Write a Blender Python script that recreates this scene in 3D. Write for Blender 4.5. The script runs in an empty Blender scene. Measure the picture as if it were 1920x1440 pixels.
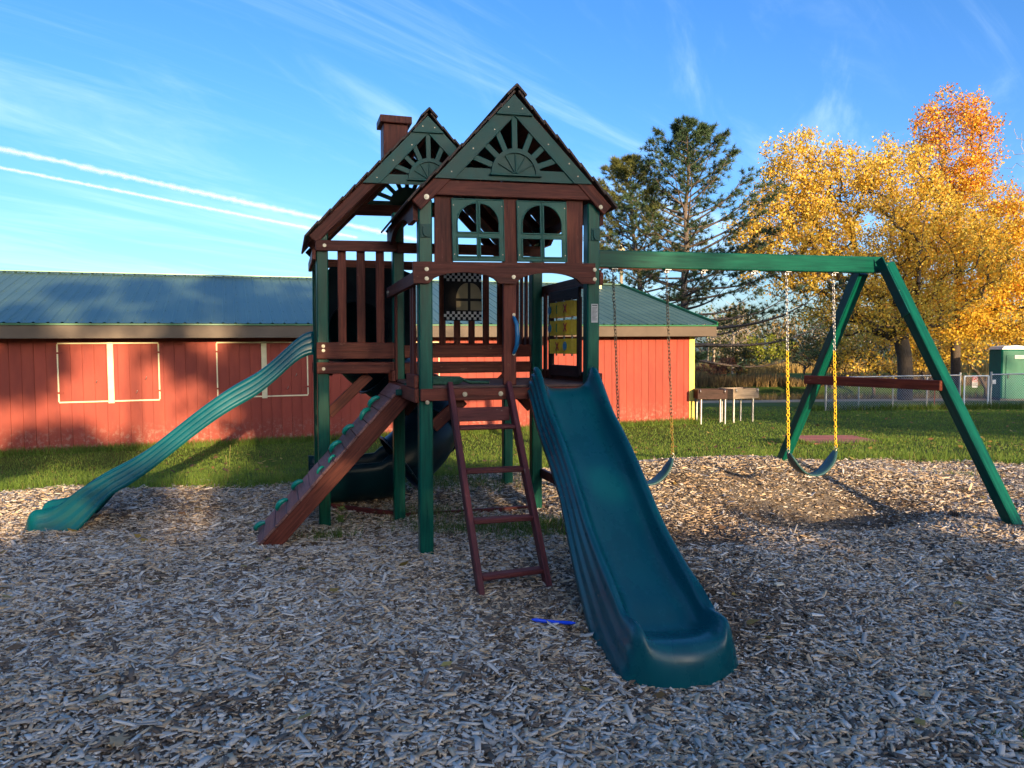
import bpy, math, random
import numpy as np
from mathutils import Vector, Matrix, Quaternion
R = math.radians
rng = np.random.default_rng(7)
random.seed(7)
S = bpy.context.scene
COL = S.collection

# ------------------------------------------------------------------ camera
EYE = 1.53
FPX = 1442.0
PITCH = math.atan(65 / FPX)
cam = bpy.data.cameras.new('camera')
cam.lens = FPX / 1920 * 36
cam.sensor_width = 36
cam.sensor_fit = 'HORIZONTAL'
cam.clip_start = 0.05
cam.clip_end = 60000
camo = bpy.data.objects.new('camera', cam)
camo.location = (0, 0, EYE)
camo.rotation_euler = (R(90) - PITCH, 0, 0)
COL.objects.link(camo)
S.camera = camo

# ------------------------------------------------------------------ light
SUN_AZ = R(22)          # behind the camera, to its right
SUN_EL = R(10)
to_sun = Vector((math.sin(SUN_AZ) * math.cos(SUN_EL), -math.cos(SUN_AZ) * math.cos(SUN_EL), math.sin(SUN_EL)))
W = bpy.data.worlds.new('World')
S.world = W
W.use_nodes = True
nt = W.node_tree
nt.nodes.clear()
N = nt.nodes.new
Lk = nt.links.new
out = N('ShaderNodeOutputWorld')
bg = N('ShaderNodeBackground')
bg.inputs['Strength'].default_value = 0.15
sky = N('ShaderNodeTexSky')
sky.sky_type = 'NISHITA'
sky.sun_disc = False
sky.sun_elevation = SUN_EL
sky.sun_rotation = math.pi - SUN_AZ
sky.altitude = 200
sky.air_density = 0.8
sky.dust_density = 2.9
sky.ozone_density = 2.7
hs = N('ShaderNodeHueSaturation')
hs.inputs['Saturation'].default_value = 1.22
hs.inputs['Hue'].default_value = 0.508
hs.inputs['Value'].default_value = 1.06
Lk(sky.outputs[0], hs.inputs['Color'])
# thin cirrus on a plane high above, the same all round the sky
tc = N('ShaderNodeTexCoord')
sep = N('ShaderNodeSeparateXYZ')
Lk(tc.outputs['Generated'], sep.inputs[0])
def wm(op, a, b=None):
    n = N('ShaderNodeMath')
    n.operation = op
    for i, q in enumerate((a, b)):
        if q is None:
            continue
        if isinstance(q, (int, float)):
            n.inputs[i].default_value = q
        else:
            Lk(q, n.inputs[i])
    return n.outputs[0]
zz = wm('ADD', wm('MAXIMUM', sep.outputs['Z'], 0.0), 0.12)
comb = N('ShaderNodeCombineXYZ')
Lk(wm('DIVIDE', sep.outputs['X'], zz), comb.inputs[0])
Lk(wm('DIVIDE', sep.outputs['Y'], zz), comb.inputs[1])
def cirrus(rot, sx, sy, scale, lo, hi, dist):
    mp = N('ShaderNodeMapping')
    mp.vector_type = 'TEXTURE'
    mp.inputs['Rotation'].default_value = (0, 0, rot)
    mp.inputs['Scale'].default_value = (sx, sy, 1)
    Lk(comb.outputs[0], mp.inputs[0])
    nz = N('ShaderNodeTexNoise')
    nz.inputs['Scale'].default_value = scale
    nz.inputs['Detail'].default_value = 9
    nz.inputs['Roughness'].default_value = 0.62
    nz.inputs['Distortion'].default_value = dist
    Lk(mp.outputs[0], nz.inputs['Vector'])
    mr = N('ShaderNodeMapRange')
    mr.interpolation_type = 'SMOOTHSTEP'
    mr.inputs['From Min'].default_value = lo
    mr.inputs['From Max'].default_value = hi
    Lk(nz.outputs['Fac'], mr.inputs['Value'])
    return mr.outputs[0]
c1 = cirrus(R(48), 4.0, 0.8, 1.5, 0.46, 0.78, 0.9)
c2 = cirrus(R(70), 4.0, 0.8, 2.2, 0.50, 0.82, 0.7)
cl = wm('MULTIPLY', wm('ADD', c1, wm('MULTIPLY', c2, 0.7)), 0.45)
mixc = N('ShaderNodeMixRGB')
Lk(cl, mixc.inputs['Fac'])
Lk(hs.outputs[0], mixc.inputs[1])
mixc.inputs[2].default_value = (3.2, 4.1, 4.8, 1)
Lk(mixc.outputs[0], bg.inputs['Color'])
Lk(bg.outputs[0], out.inputs['Surface'])

sun = bpy.data.lights.new('sun', 'SUN')
sun.energy = 4.6
sun.angle = R(0.53)
sun.color = (1.0, 0.71, 0.40)
suno = bpy.data.objects.new('sun', sun)
suno.rotation_euler = (-to_sun).to_track_quat('-Z', 'Y').to_euler()
suno.location = to_sun * 60
COL.objects.link(suno)
S.view_settings.view_transform = 'Standard'
S.view_settings.look = 'None'
S.view_settings.gamma = 1.0
S.view_settings.exposure = 1.24
S.render.film_transparent = False
S.cycles.max_bounces = 8
S.cycles.transparent_max_bounces = 16
S.cycles.use_denoising = True

# ------------------------------------------------------------------ helpers
_fw = Vector((0, math.cos(PITCH), -math.sin(PITCH)))
_up = Vector((0, math.sin(PITCH), math.cos(PITCH)))
def ray(px, py):
    return Vector(((px - 960) / FPX, 0, 0)) + _up * ((720 - py) / FPX) + _fw
def atY(px, py, Y):
    r = ray(px, py)
    return Vector((0, 0, EYE)) + r * (Y / r.y)
def atZ(px, py, z):
    r = ray(px, py)
    return Vector((0, 0, EYE)) + r * ((z - EYE) / r.z)

def link(o, parent=None):
    COL.objects.link(o)
    if parent is not None:
        o.parent = parent
    return o
def tag(o, label=None, cat=None, group=None, kind=None):
    if label: o['label'] = label
    if cat: o['category'] = cat
    if group: o['group'] = group
    if kind: o['kind'] = kind
    return o
def empty(name, loc=(0, 0, 0), rz=0.0, parent=None):
    o = bpy.data.objects.new(name, None)
    o.empty_display_size = 0.1
    o.location = loc
    o.rotation_euler = (0, 0, rz)
    return link(o, parent)

class MB:
    def __init__(s):
        s.v, s.f, s.m, s.sm = [], [], [], []
    def add(s, vs, fs, mi=0, M=None, smooth=False):
        b = len(s.v)
        s.v += [tuple(M @ Vector(p)) if M is not None else tuple(p) for p in vs]
        for q in fs:
            s.f.append([i + b for i in q]); s.m.append(mi); s.sm.append(smooth)
        return s
    def box(s, sx, sy, sz, M=None, mi=0, c=0.004):
        a, b, d = sx / 2, sy / 2, sz / 2
        c = min(c, a * .45, b * .45, d * .45)
        vs, idx = [], {}
        for i, X in enumerate((-1, 1)):
            for j, Y in enumerate((-1, 1)):
                for k, Z in enumerate((-1, 1)):
                    for t in range(3):
                        p = [X * (a - c), Y * (b - c), Z * (d - c)]
                        p[t] = (X * a, Y * b, Z * d)[t]
                        idx[i, j, k, t] = len(vs); vs.append(p)
        fs = []
        for t in range(3):
            o = [q for q in range(3) if q != t]
            for side in (0, 1):
                ring = []
                for (p, q) in ((0, 0), (1, 0), (1, 1), (0, 1)):
                    key = [0, 0, 0]; key[t] = side; key[o[0]] = p; key[o[1]] = q
                    ring.append(idx[key[0], key[1], key[2], t])
                flip = (side == 0) != (t == 1)
                fs.append(ring[::-1] if flip else ring)
        for t in range(3):
            o = [q for q in range(3) if q != t]
            for p in (0, 1):
                for q in (0, 1):
                    k0 = [0, 0, 0]; k1 = [0, 0, 0]
                    k0[t] = 0; k1[t] = 1
                    for kk in (k0, k1):
                        kk[o[0]] = p; kk[o[1]] = q
                    ring = [idx[(*k0, o[0])], idx[(*k1, o[0])], idx[(*k1, o[1])], idx[(*k0, o[1])]]
                    flip = ((p + q) % 2 == 0) != (t == 1)
                    fs.append(ring if flip else ring[::-1])
        for i in (0, 1):
            for j in (0, 1):
                for k in (0, 1):
                    ring = [idx[i, j, k, t] for t in range(3)]
                    fs.append(ring if (i + j + k) % 2 else ring[::-1])
        return s.add(vs, fs, mi, M)
    def beam(s, p0, p1, w, h, mi=0, c=0.004, upv=(0, 0, 1)):
        L, M = beam_frame(p0, p1, upv)
        return s.box(L, w, h, M, mi, c)
    def cyl(s, p0, p1, r0, r1=None, n=10, mi=0, caps=True, smooth=True):
        r1 = r0 if r1 is None else r1
        p0, p1 = Vector(p0), Vector(p1)
        d = (p1 - p0).normalized()
        q = d.to_track_quat('Z', 'Y')
        vs = []
        for (p, r) in ((p0, r0), (p1, r1)):
            for i in range(n):
                a = 2 * math.pi * i / n
                vs.append(p + q @ Vector((r * math.cos(a), r * math.sin(a), 0)))
        fs = [[i, (i + 1) % n, n + (i + 1) % n, n + i] for i in range(n)]
        s.add(vs, fs, mi, None, smooth)
        if caps:
            s.add(vs[:n], [list(range(n))[::-1]], mi)
            s.add(vs[n:], [list(range(n))], mi)
        return s
    def tube(s, pts, rad, n=8, mi=0, caps=True, closed=False):
        pts = [Vector(p) for p in pts]
        m = len(pts)
        rad = [rad] * m if isinstance(rad, (int, float)) else rad
        up = None
        vs = []
        for i, p in enumerate(pts):
            a = pts[(i - 1) % m] if (closed or i > 0) else pts[i]
            b = pts[(i + 1) % m] if (closed or i < m - 1) else pts[i]
            t = (b - a).normalized()
            if up is None:
                up = t.orthogonal().normalized()
            x = (up - t * up.dot(t)).normalized()
            up = x
            y = t.cross(x)
            for k in range(n):
                an = 2 * math.pi * k / n
                vs.append(p + (x * math.cos(an) + y * math.sin(an)) * rad[i])
        fs = []
        for i in range(m if closed else m - 1):
            j = (i + 1) % m
            for k in range(n):
                l = (k + 1) % n
                fs.append([i * n + k, i * n + l, j * n + l, j * n + k])
        s.add(vs, fs, mi, None, True)
        if caps and not closed:
            s.add(vs[:n], [list(range(n))[::-1]], mi)
            s.add(vs[-n:], [list(range(n))], mi)
        return s
    def prism(s, poly, y0, y1, mi=0, M=None):
        n = len(poly)
        vs = [(x, y0, z) for x, z in poly] + [(x, y1, z) for x, z in poly]
        fs = [list(range(n)), list(range(n, 2 * n))[::-1]]
        fs += [[i, n + i, n + (i + 1) % n, (i + 1) % n] for i in range(n)]
        return s.add(vs, fs, mi, M)
    def strip(s, A, B, y0, y1, mi=0, M=None, ends=True):
        n = len(A)
        vs = [(x, y0, z) for x, z in A] + [(x, y0, z) for x, z in B] + [(x, y1, z) for x, z in A] + [(x, y1, z) for x, z in B]
        fs = []
        for i in range(n - 1):
            fs.append([i, i + 1, n + i + 1, n + i])
            fs.append([2 * n + i, 3 * n + i, 3 * n + i + 1, 2 * n + i + 1])
            fs.append([i, 2 * n + i, 2 * n + i + 1, i + 1])
            fs.append([n + i, n + i + 1, 3 * n + i + 1, 3 * n + i])
        if ends:
            fs.append([0, n, 3 * n, 2 * n])
            fs.append([n - 1, 3 * n - 1, 4 * n - 1, 2 * n - 1])
        return s.add(vs, fs, mi, M)
    def mesh(s, name, mats):
        me = bpy.data.meshes.new(name)
        me.from_pydata(s.v, [], s.f)
        mats = mats if isinstance(mats, (list, tuple)) else [mats]
        for m in mats:
            me.materials.append(m)
        me.polygons.foreach_set('material_index', s.m)
        me.polygons.foreach_set('use_smooth', s.sm)
        me.update()
        return me
    def build(s, name, mats, parent=None, M=None):
        o = bpy.data.objects.new(name, s.mesh(name, mats))
        if M is not None:
            o.matrix_basis = M
        return link(o, parent)

def beam_frame(p0, p1, upv=(0, 0, 1)):
    p0, p1 = Vector(p0), Vector(p1)
    x = (p1 - p0)
    L = x.length
    x.normalize()
    z = Vector(upv)
    z = z - x * z.dot(x)
    if z.length < 1e-4:
        z = Vector((0, 1, 0)); z = z - x * z.dot(x)
    z.normalize()
    y = z.cross(x)
    M = Matrix((x, y, z)).transposed().to_4x4()
    M.translation = (p0 + p1) / 2
    return L, M
_bc = {}
def board(name, p0, p1, w, h, mat, parent, upv=(0, 0, 1), c=0.005):
    """one sawn piece of timber: its own object, local X along the grain"""
    L, M = beam_frame(p0, p1, upv)
    key = (round(L, 3), w, h, c, mat.name, name)
    if key not in _bc:
        _bc[key] = MB().box(L, w, h, None, 0, c).mesh(name, mat)
    o = bpy.data.objects.new(name, _bc[key])
    o.matrix_basis = M
    return link(o, parent)

def npmesh(name, V, F, mats, cols=None, mi=None, smooth=False):
    """V (n,3), F (m,k) all faces alike, cols (n,3) per vertex"""
    me = bpy.data.meshes.new(name)
    V = np.ascontiguousarray(V, np.float32)
    F = np.ascontiguousarray(F, np.int32)
    m, k = F.shape
    me.vertices.add(len(V)); me.vertices.foreach_set('co', V.ravel())
    me.loops.add(m * k); me.loops.foreach_set('vertex_index', F.ravel())
    me.polygons.add(m)
    me.polygons.foreach_set('loop_start', np.arange(0, m * k, k, dtype=np.int32))
    for q in (mats if isinstance(mats, (list, tuple)) else [mats]):
        me.materials.append(q)
    if mi is not None:
        me.polygons.foreach_set('material_index', np.asarray(mi, np.int32))
    if smooth:
        me.polygons.foreach_set('use_smooth', np.ones(m, bool))
    me.update(calc_edges=True)
    if cols is not None:
        at = me.attributes.new('col', 'FLOAT_COLOR', 'POINT')
        c4 = np.ones((len(V), 4), np.float32); c4[:, :3] = cols
        at.data.foreach_set('color', c4.ravel())
    return me
def npobj(name, V, F, mats, cols=None, parent=None, mi=None, smooth=False):
    return link(bpy.data.objects.new(name, npmesh(name, V, F, mats, cols, mi, smooth)), parent)

# ------------------------------------------------------------------ materials
def newmat(name):
    m = bpy.data.materials.new(name)
    m.use_nodes = True
    t = m.node_tree
    return m, t, t.nodes['Principled BSDF']
def _obj_vec(t, scale, coords='Object', rand=True):
    tc = t.nodes.new('ShaderNodeTexCoord')
    mp = t.nodes.new('ShaderNodeMapping')
    mp.inputs['Scale'].default_value = scale
    t.links.new(tc.outputs[coords], mp.inputs[0])
    oi = t.nodes.new('ShaderNodeObjectInfo')
    if rand:
        ml = t.nodes.new('ShaderNodeMath'); ml.operation = 'MULTIPLY'; ml.inputs[1].default_value = 37.0
        t.links.new(oi.outputs['Random'], ml.inputs[0])
        t.links.new(ml.outputs[0], mp.inputs['Location'])
    return mp.outputs[0], oi
def _noise(t, vec, scale, detail=6, rough=0.6, dist=0.0):
    n = t.nodes.new('ShaderNodeTexNoise')
    n.inputs['Scale'].default_value = scale
    n.inputs['Detail'].default_value = detail
    n.inputs['Roughness'].default_value = rough
    n.inputs['Distortion'].default_value = dist
    t.links.new(vec, n.inputs['Vector'])
    return n.outputs['Fac']
def _ramp(t, fac, stops):
    r = t.nodes.new('ShaderNodeValToRGB')
    e = r.color_ramp.elements
    while len(e) < len(stops):
        e.new(0.5)
    for q, (p, c) in zip(e, stops):
        q.position = p; q.color = (*c, 1)
    t.links.new(fac, r.inputs[0])
    return r.outputs[0]
def _bump(t, b, h, strength, dist=0.01):
    n = t.nodes.new('ShaderNodeBump')
    n.inputs['Strength'].default_value = strength
    n.inputs['Distance'].default_value = dist
    t.links.new(h, n.inputs['Height'])
    t.links.new(n.outputs[0], b.inputs['Normal'])
def _mult(t, c, fac, lo, hi):
    mr = t.nodes.new('ShaderNodeMapRange')
    mr.inputs['To Min'].default_value = lo; mr.inputs['To Max'].default_value = hi
    t.links.new(fac, mr.inputs['Value'])
    mx = t.nodes.new('ShaderNodeMixRGB'); mx.blend_type = 'MULTIPLY'; mx.inputs[0].default_value = 1
    t.links.new(c, mx.inputs[1]); t.links.new(mr.outputs[0], mx.inputs[2])
    return mx.outputs[0]
def wood(name, dark, light, rough=0.5, worn=None, spec=0.4):
    m, t, b = newmat(name)
    vec, oi = _obj_vec(t, (1.3, 22, 22))
    g = _noise(t, vec, 2.2, 8, 0.65, 0.5)
    c = _ramp(t, g, [(0.30, dark), (0.68, light)])
    vec2, _ = _obj_vec(t, (2.0, 5, 5))
    kn = _noise(t, vec2, 2.0, 3, 0.5)
    c = _mult(t, c, kn, 0.55, 1.35)
    c = _mult(t, c, oi.outputs['Random'], 0.78, 1.18)
    if worn:
        w = _noise(t, vec2, 4.5, 7, 0.72)
        mr = t.nodes.new('ShaderNodeMapRange'); mr.inputs['From Min'].default_value = 0.63; mr.inputs['From Max'].default_value = 0.70
        t.links.new(w, mr.inputs['Value'])
        mx = t.nodes.new('ShaderNodeMixRGB'); t.links.new(mr.outputs[0], mx.inputs[0])
        t.links.new(c, mx.inputs[1]); mx.inputs[2].default_value = (*worn, 1)
        c = mx.outputs[0]
    t.links.new(c, b.inputs['Base Color'])
    b.inputs['Roughness'].default_value = rough
    b.inputs['Specular IOR Level'].default_value = spec
    _bump(t, b, g, 0.5, 0.008)
    return m
def plain(name, a, c2, rough=0.5, scale=6.0, bump=0.15, stretch=(1, 1, 1), metallic=0.0, spec=0.5, rlo=None, bdist=0.005, coat=0.0):
    m, t, b = newmat(name)
    vec, oi = _obj_vec(t, stretch)
    g = _noise(t, vec, scale, 7, 0.62)
    c = _ramp(t, g, [(0.32, a), (0.70, c2)])
    c = _mult(t, c, oi.outputs['Random'], 0.9, 1.1)
    t.links.new(c, b.inputs['Base Color'])
    b.inputs['Roughness'].default_value = rough
    if rlo is not None:
        mr = t.nodes.new('ShaderNodeMapRange'); mr.inputs['To Min'].default_value = rlo; mr.inputs['To Max'].default_value = rough * 2 - rlo
        t.links.new(g, mr.inputs['Value']); t.links.new(mr.outputs[0], b.inputs['Roughness'])
    b.inputs['Metallic'].default_value = metallic
    b.inputs['Specular IOR Level'].default_value = spec
    b.inputs['Coat Weight'].default_value = coat
    if bump:
        _bump(t, b, g, bump, bdist)
    return m
def attrmat(name, rough=0.7, transl=0.0, spec=0.3, bump=0.0, gain=1.0):
    m, t, b = newmat(name)
    a = t.nodes.new('ShaderNodeAttribute'); a.attribute_name = 'col'
    t.links.new(a.outputs['Color'], b.inputs['Base Color'])
    b.inputs['Roughness'].default_value = rough
    b.inputs['Specular IOR Level'].default_value = spec
    if transl:
        tr = t.nodes.new('ShaderNodeBsdfTranslucent')
        t.links.new(a.outputs['Color'], tr.inputs['Color'])
        mx = t.nodes.new('ShaderNodeMixShader'); mx.inputs[0].default_value = transl
        t.links.new(b.outputs[0], mx.inputs[1]); t.links.new(tr.outputs[0], mx.inputs[2])
        t.links.new(mx.outputs[0], t.nodes['Material Output'].inputs[0])
    return m

M_RED = wood('red_stained_timber', (0.048, 0.009, 0.007), (0.165, 0.040, 0.024), 0.5, worn=(0.20, 0.085, 0.055), spec=0.2)
M_LAD = wood('maroon_timber', (0.058, 0.013, 0.015), (0.135, 0.033, 0.032), 0.5, worn=(0.28, 0.2, 0.17), spec=0.25)
M_DECK = wood('deck_timber', (0.05, 0.028, 0.024), (0.17, 0.085, 0.065), 0.65, worn=(0.3, 0.24, 0.2))
M_ROOF = wood('roof_timber', (0.035, 0.022, 0.015), (0.11, 0.06, 0.038), 0.6)
M_CLIMB = wood('climb_plank_timber', (0.13, 0.055, 0.05), (0.26, 0.13, 0.115), 0.6)
M_VINYL = plain('green_vinyl', (0.001, 0.046, 0.036), (0.002, 0.105, 0.070), 0.30, 3.0, 0.25, (1, 14, 14), spec=0.22, rlo=0.24, bdist=0.003)
M_GABLE = plain('green_gable_plastic', (0.001, 0.052, 0.046), (0.002, 0.082, 0.072), 0.40, 9.0, 0.05, spec=0.22, rlo=0.28)
M_WINDOW = plain('green_window_plastic', (0.002, 0.068, 0.055), (0.004, 0.105, 0.085), 0.40, 8.0, 0.04, spec=0.25)
M_SLIDE = plain('teal_slide_plastic', (0.0008, 0.070, 0.088), (0.0015, 0.100, 0.118), 0.26, 3.0, 0.02, spec=0.34, rlo=0.2)
def slide_plastic():
    m, t, b = newmat('teal_slide_plastic')
    v1, _ = _obj_vec(t, (1.2, 2.5, 2)); v2, _ = _obj_vec(t, (1, 60, 4))
    g = _noise(t, v1, 2.0, 8, 0.65)
    c = _ramp(t, g, [(0.30, (0.0008, 0.066, 0.084)), (0.62, (0.0012, 0.086, 0.104)), (0.82, (0.006, 0.105, 0.122))])
    sc = _noise(t, v2, 1.6, 9, 0.75)
    mr = t.nodes.new('ShaderNodeMapRange'); mr.inputs['From Min'].default_value = 0.69; mr.inputs['From Max'].default_value = 0.75
    mr.inputs['To Max'].default_value = 0.25
    t.links.new(sc, mr.inputs['Value'])
    mx = t.nodes.new('ShaderNodeMixRGB'); t.links.new(mr.outputs[0], mx.inputs[0]); t.links.new(c, mx.inputs[1]); mx.inputs[2].default_value = (0.06, 0.20, 0.22, 1)
    t.links.new(mx.outputs[0], b.inputs['Base Color'])
    r2 = t.nodes.new('ShaderNodeMapRange'); r2.inputs['To Min'].default_value = 0.16; r2.inputs['To Max'].default_value = 0.40
    t.links.new(g, r2.inputs['Value']); t.links.new(r2.outputs[0], b.inputs['Roughness'])
    b.inputs['Specular IOR Level'].default_value = 0.36
    _bump(t, b, sc, 0.06, 0.002)
    return m
M_SLIDE = slide_plastic()
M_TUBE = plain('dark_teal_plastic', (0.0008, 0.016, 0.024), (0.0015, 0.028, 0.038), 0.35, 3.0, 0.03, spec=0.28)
M_HOLD = plain('green_hold_plastic', (0.0, 0.20, 0.15), (0.005, 0.28, 0.21), 0.35, 20, 0.1)
M_BOLT = plain('zinc_bolt', (0.26, 0.24, 0.20), (0.42, 0.40, 0.35), 0.42, 40, 0.1, metallic=1.0)
M_STEEL = plain('galvanised_steel', (0.35, 0.36, 0.37), (0.55, 0.56, 0.57), 0.4, 30, 0.1, metallic=0.9)
M_CHAIN = plain('shaded_chain_steel', (0.10, 0.085, 0.06), (0.26, 0.22, 0.16), 0.45, 60, 0.2, metallic=0.8)  # steel darkened to carry the first swing's shade
M_YELLOW = plain('yellow_plastic', (0.75, 0.46, 0.015), (0.88, 0.60, 0.03), 0.45, 30, 0.1)
M_TICRED = plain('red_mark', (0.45, 0.02, 0.015), (0.55, 0.03, 0.02), 0.5)
M_TICBLUE = plain('blue_mark', (0.03, 0.22, 0.42), (0.05, 0.3, 0.5), 0.5)
M_TICGREEN = plain('green_mark', (0.02, 0.14, 0.05), (0.04, 0.2, 0.08), 0.5)
M_SEAT = plain('teal_rubber_belt', (0.012, 0.055, 0.062), (0.03, 0.09, 0.10), 0.5, 25, 0.2)
M_ROPE = plain('green_rope', (0.01, 0.05, 0.03), (0.03, 0.11, 0.07), 0.8, 60, 0.6)
M_BLACK = plain('black_board', (0.006, 0.006, 0.008), (0.016, 0.016, 0.02), 0.6, spec=0.15)
M_TAN = plain('tan_panel', (0.20, 0.17, 0.10), (0.30, 0.26, 0.16), 0.6, 5, 0.1)
M_WHITE = plain('white_print', (0.62, 0.62, 0.6), (0.75, 0.75, 0.73), 0.6)
M_HANDLE = plain('blue_handle_plastic', (0.005, 0.10, 0.24), (0.01, 0.14, 0.30), 0.35)
M_BLUE = plain('blue_toy_plastic', (0.0, 0.05, 0.62), (0.01, 0.08, 0.75), 0.4)
M_PAINT = plain('red_barn_paint', (0.22, 0.034, 0.024), (0.30, 0.052, 0.032), 0.62, 2.2, 0.2, (2, 2, 0.6), spec=0.3)
_t = M_PAINT.node_tree; _b = _t.nodes['Principled BSDF']
_src = _b.inputs['Base Color'].links[0].from_socket
_tc = _t.nodes.new('ShaderNodeTexCoord'); _sp = _t.nodes.new('ShaderNodeSeparateXYZ'); _t.links.new(_tc.outputs['Object'], _sp.inputs[0])
_mr = _t.nodes.new('ShaderNodeMapRange'); _mr.inputs['From Min'].default_value = 0.55; _mr.inputs['From Max'].default_value = 0.0
_t.links.new(_sp.outputs['Z'], _mr.inputs['Value'])
_v, _ = _obj_vec(_t, (3, 3, 3)); _n = _noise(_t, _v, 4.0, 8, .75)
_m2 = _t.nodes.new('ShaderNodeMapRange'); _m2.inputs['From Min'].default_value = .50; _m2.inputs['From Max'].default_value = .62
_t.links.new(_n, _m2.inputs['Value'])
_mm = _t.nodes.new('ShaderNodeMath'); _mm.operation = 'MULTIPLY'; _t.links.new(_mr.outputs[0], _mm.inputs[0]); _t.links.new(_m2.outputs[0], _mm.inputs[1])
_mx = _t.nodes.new('ShaderNodeMixRGB'); _t.links.new(_mm.outputs[0], _mx.inputs[0]); _t.links.new(_src, _mx.inputs[1]); _mx.inputs[2].default_value = (0.33, 0.19, 0.15, 1)
_t.links.new(_mx.outputs[0], _b.inputs['Base Color'])
M_CREAM = plain('cream_trim_paint', (0.62, 0.54, 0.34), (0.78, 0.70, 0.46), 0.6, 5)
M_YTRIM = plain('yellow_corner_paint', (0.68, 0.50, 0.10), (0.78, 0.60, 0.16), 0.6, 3)
M_FASCIA = plain('tan_fascia_metal', (0.085, 0.064, 0.050), (0.12, 0.092, 0.072), 0.5, 1.5, 0.05, spec=0.2)
M_METALROOF = plain('green_metal_roof', (0.085, 0.165, 0.14), (0.12, 0.215, 0.185), 0.44, 0.8, 0.0, metallic=0.45, spec=0.5, rlo=0.36)
M_DRIP = plain('green_drip_edge', (0.006, 0.09, 0.035), (0.01, 0.13, 0.05), 0.4)
M_BARK = plain('bark', (0.035, 0.025, 0.018), (0.11, 0.085, 0.065), 0.9, 9, 0.8, (3, 3, 0.6), bdist=0.03)
M_PBARK = plain('pine_bark', (0.07, 0.05, 0.04), (0.19, 0.15, 0.125), 0.9, 7, 0.8, (3, 3, 0.6), bdist=0.03)
M_PALEBARK = plain('pale_bark', (0.22, 0.18, 0.13), (0.42, 0.36, 0.28), 0.9, 7, 0.4)
M_LEAF = attrmat('leaf', 0.55, 0.42, 0.3)
M_NEEDLE = attrmat('pine_needle', 0.5, 0.2, 0.3)
M_GRASS = attrmat('grass_blade', 0.55, 0.35, 0.25)
M_CHIP = attrmat('wood_chip', 0.75, 0.0, 0.25)
M_POTTY = plain('green_cabin_plastic', (0.003, 0.11, 0.075), (0.006, 0.15, 0.10), 0.45, 4, spec=0.2)
M_PALEROOF = plain('white_translucent_plastic', (0.6, 0.65, 0.65), (0.75, 0.8, 0.8), 0.5)
M_GREYWOOD = wood('weathered_grey_timber', (0.16, 0.12, 0.085), (0.40, 0.31, 0.22), 0.7)
M_DARKWOOD = wood('dark_brown_timber', (0.018, 0.009, 0.008), (0.05, 0.022, 0.018), 0.6, spec=0.2)
M_REDBOARD = wood('faded_red_boards', (0.26, 0.075, 0.065), (0.40, 0.15, 0.125), 0.7)
M_SIGNRED = plain('red_sign', (0.55, 0.03, 0.03), (0.65, 0.05, 0.05), 0.5)
M_RUBBER = plain('black_rubber', (0.012, 0.012, 0.012), (0.03, 0.03, 0.03), 0.6)
M_PLATE = plain('pale_label_plate', (0.42, 0.42, 0.40), (0.55, 0.55, 0.52), 0.5, 40)
M_INK = plain('grey_ink', (0.10, 0.10, 0.10), (0.14, 0.14, 0.14), 0.7)

# ------------------------------------------------------------------ ground
def smooth(a, b, x):
    t = np.clip((x - a) / (b - a), 0, 1)
    return t * t * (3 - 2 * t)
def bump2(x, y, cx, cy, rx, ry):
    return np.exp(-(((x - cx) / rx) ** 2 + ((y - cy) / ry) ** 2))
def bed_edge(x):
    """far edge of the mulch bed, metres from the camera, for a given x"""
    return 8.35 + 0.45 * smooth(-5.5, -2.5, x) + 1.0 * smooth(-2.5, 1.5, x) + 0.75 * smooth(1.5, 4.0, x) - 0.9 * smooth(5.0, 8.5, x) + 0.10 * np.sin(x * 2.3) + 0.06 * np.sin(x * 5.1 + 1)
def ground(x, y):
    x = np.asarray(x, float); y = np.asarray(y, float)
    z = np.zeros(np.broadcast(x, y).shape)
    # gentle unevenness of the bed
    w = 1 - smooth(10, 13, y)
    z = z + w * (0.018 * np.sin(1.7 * x + 0.6) * np.sin(1.3 * y + 0.3) + 0.011 * np.sin(3.9 * x - 1.1 * y) + 0.007 * np.sin(7.3 * y + 2.1 * x))
    z = z - 0.09 * bump2(x, y, -1.2, 7.2, 2.2, 1.2)            # worn hollow below the tower
    z = z - 0.06 * bump2(x, y, -4.6, 6.6, 2.0, 1.2)
    z = z - 0.07 * bump2(x, y, 0.1, 4.9, 0.8, 0.7)
    z = z - 0.12 * bump2(x, y, 0.9, 3.6, 0.9, 0.7)
    z = z + 0.26 * bump2(x, y, 2.7, 8.7, 2.1, 0.75)            # ridge kicked up behind the swings
    z = z + 0.10 * bump2(x, y, 1.6, 8.2, 0.9, 0.8)
    z = z - 0.27 * bump2(x, y, 3.0, 7.25, 0.85, 0.50)          # hollows under the swings
    z = z - 0.12 * bump2(x, y, 1.4, 6.5, 0.6, 0.5)
    z = z + 0.05 * bump2(x, y, 4.4, 6.4, 1.2, 0.8)
    # lawn falls away to the shed and the pond
    z = z - (0.345 - 0.0085 * np.clip(x, -14, 14)) * smooth(9.0, 15.0, y - 0.30 * x) - 0.30 * smooth(19, 27, y) - 0.22 * smooth(27, 34, y)
    z = z + 0.10 * smooth(8, 30, x) * smooth(15, 24, y)
    pond = smooth(35, 37.5, y) * (1 - smooth(46, 49, y))
    z = z - 0.8 * pond + 0.25 * smooth(47, 56, y)
    return z
xs = np.concatenate([np.linspace(-400, -60, 12)[:-1], np.linspace(-60, -9, 30)[:-1], np.linspace(-9, 10, 170)[:-1], np.linspace(10, 60, 36)[:-1], np.linspace(60, 400, 12)])
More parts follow.
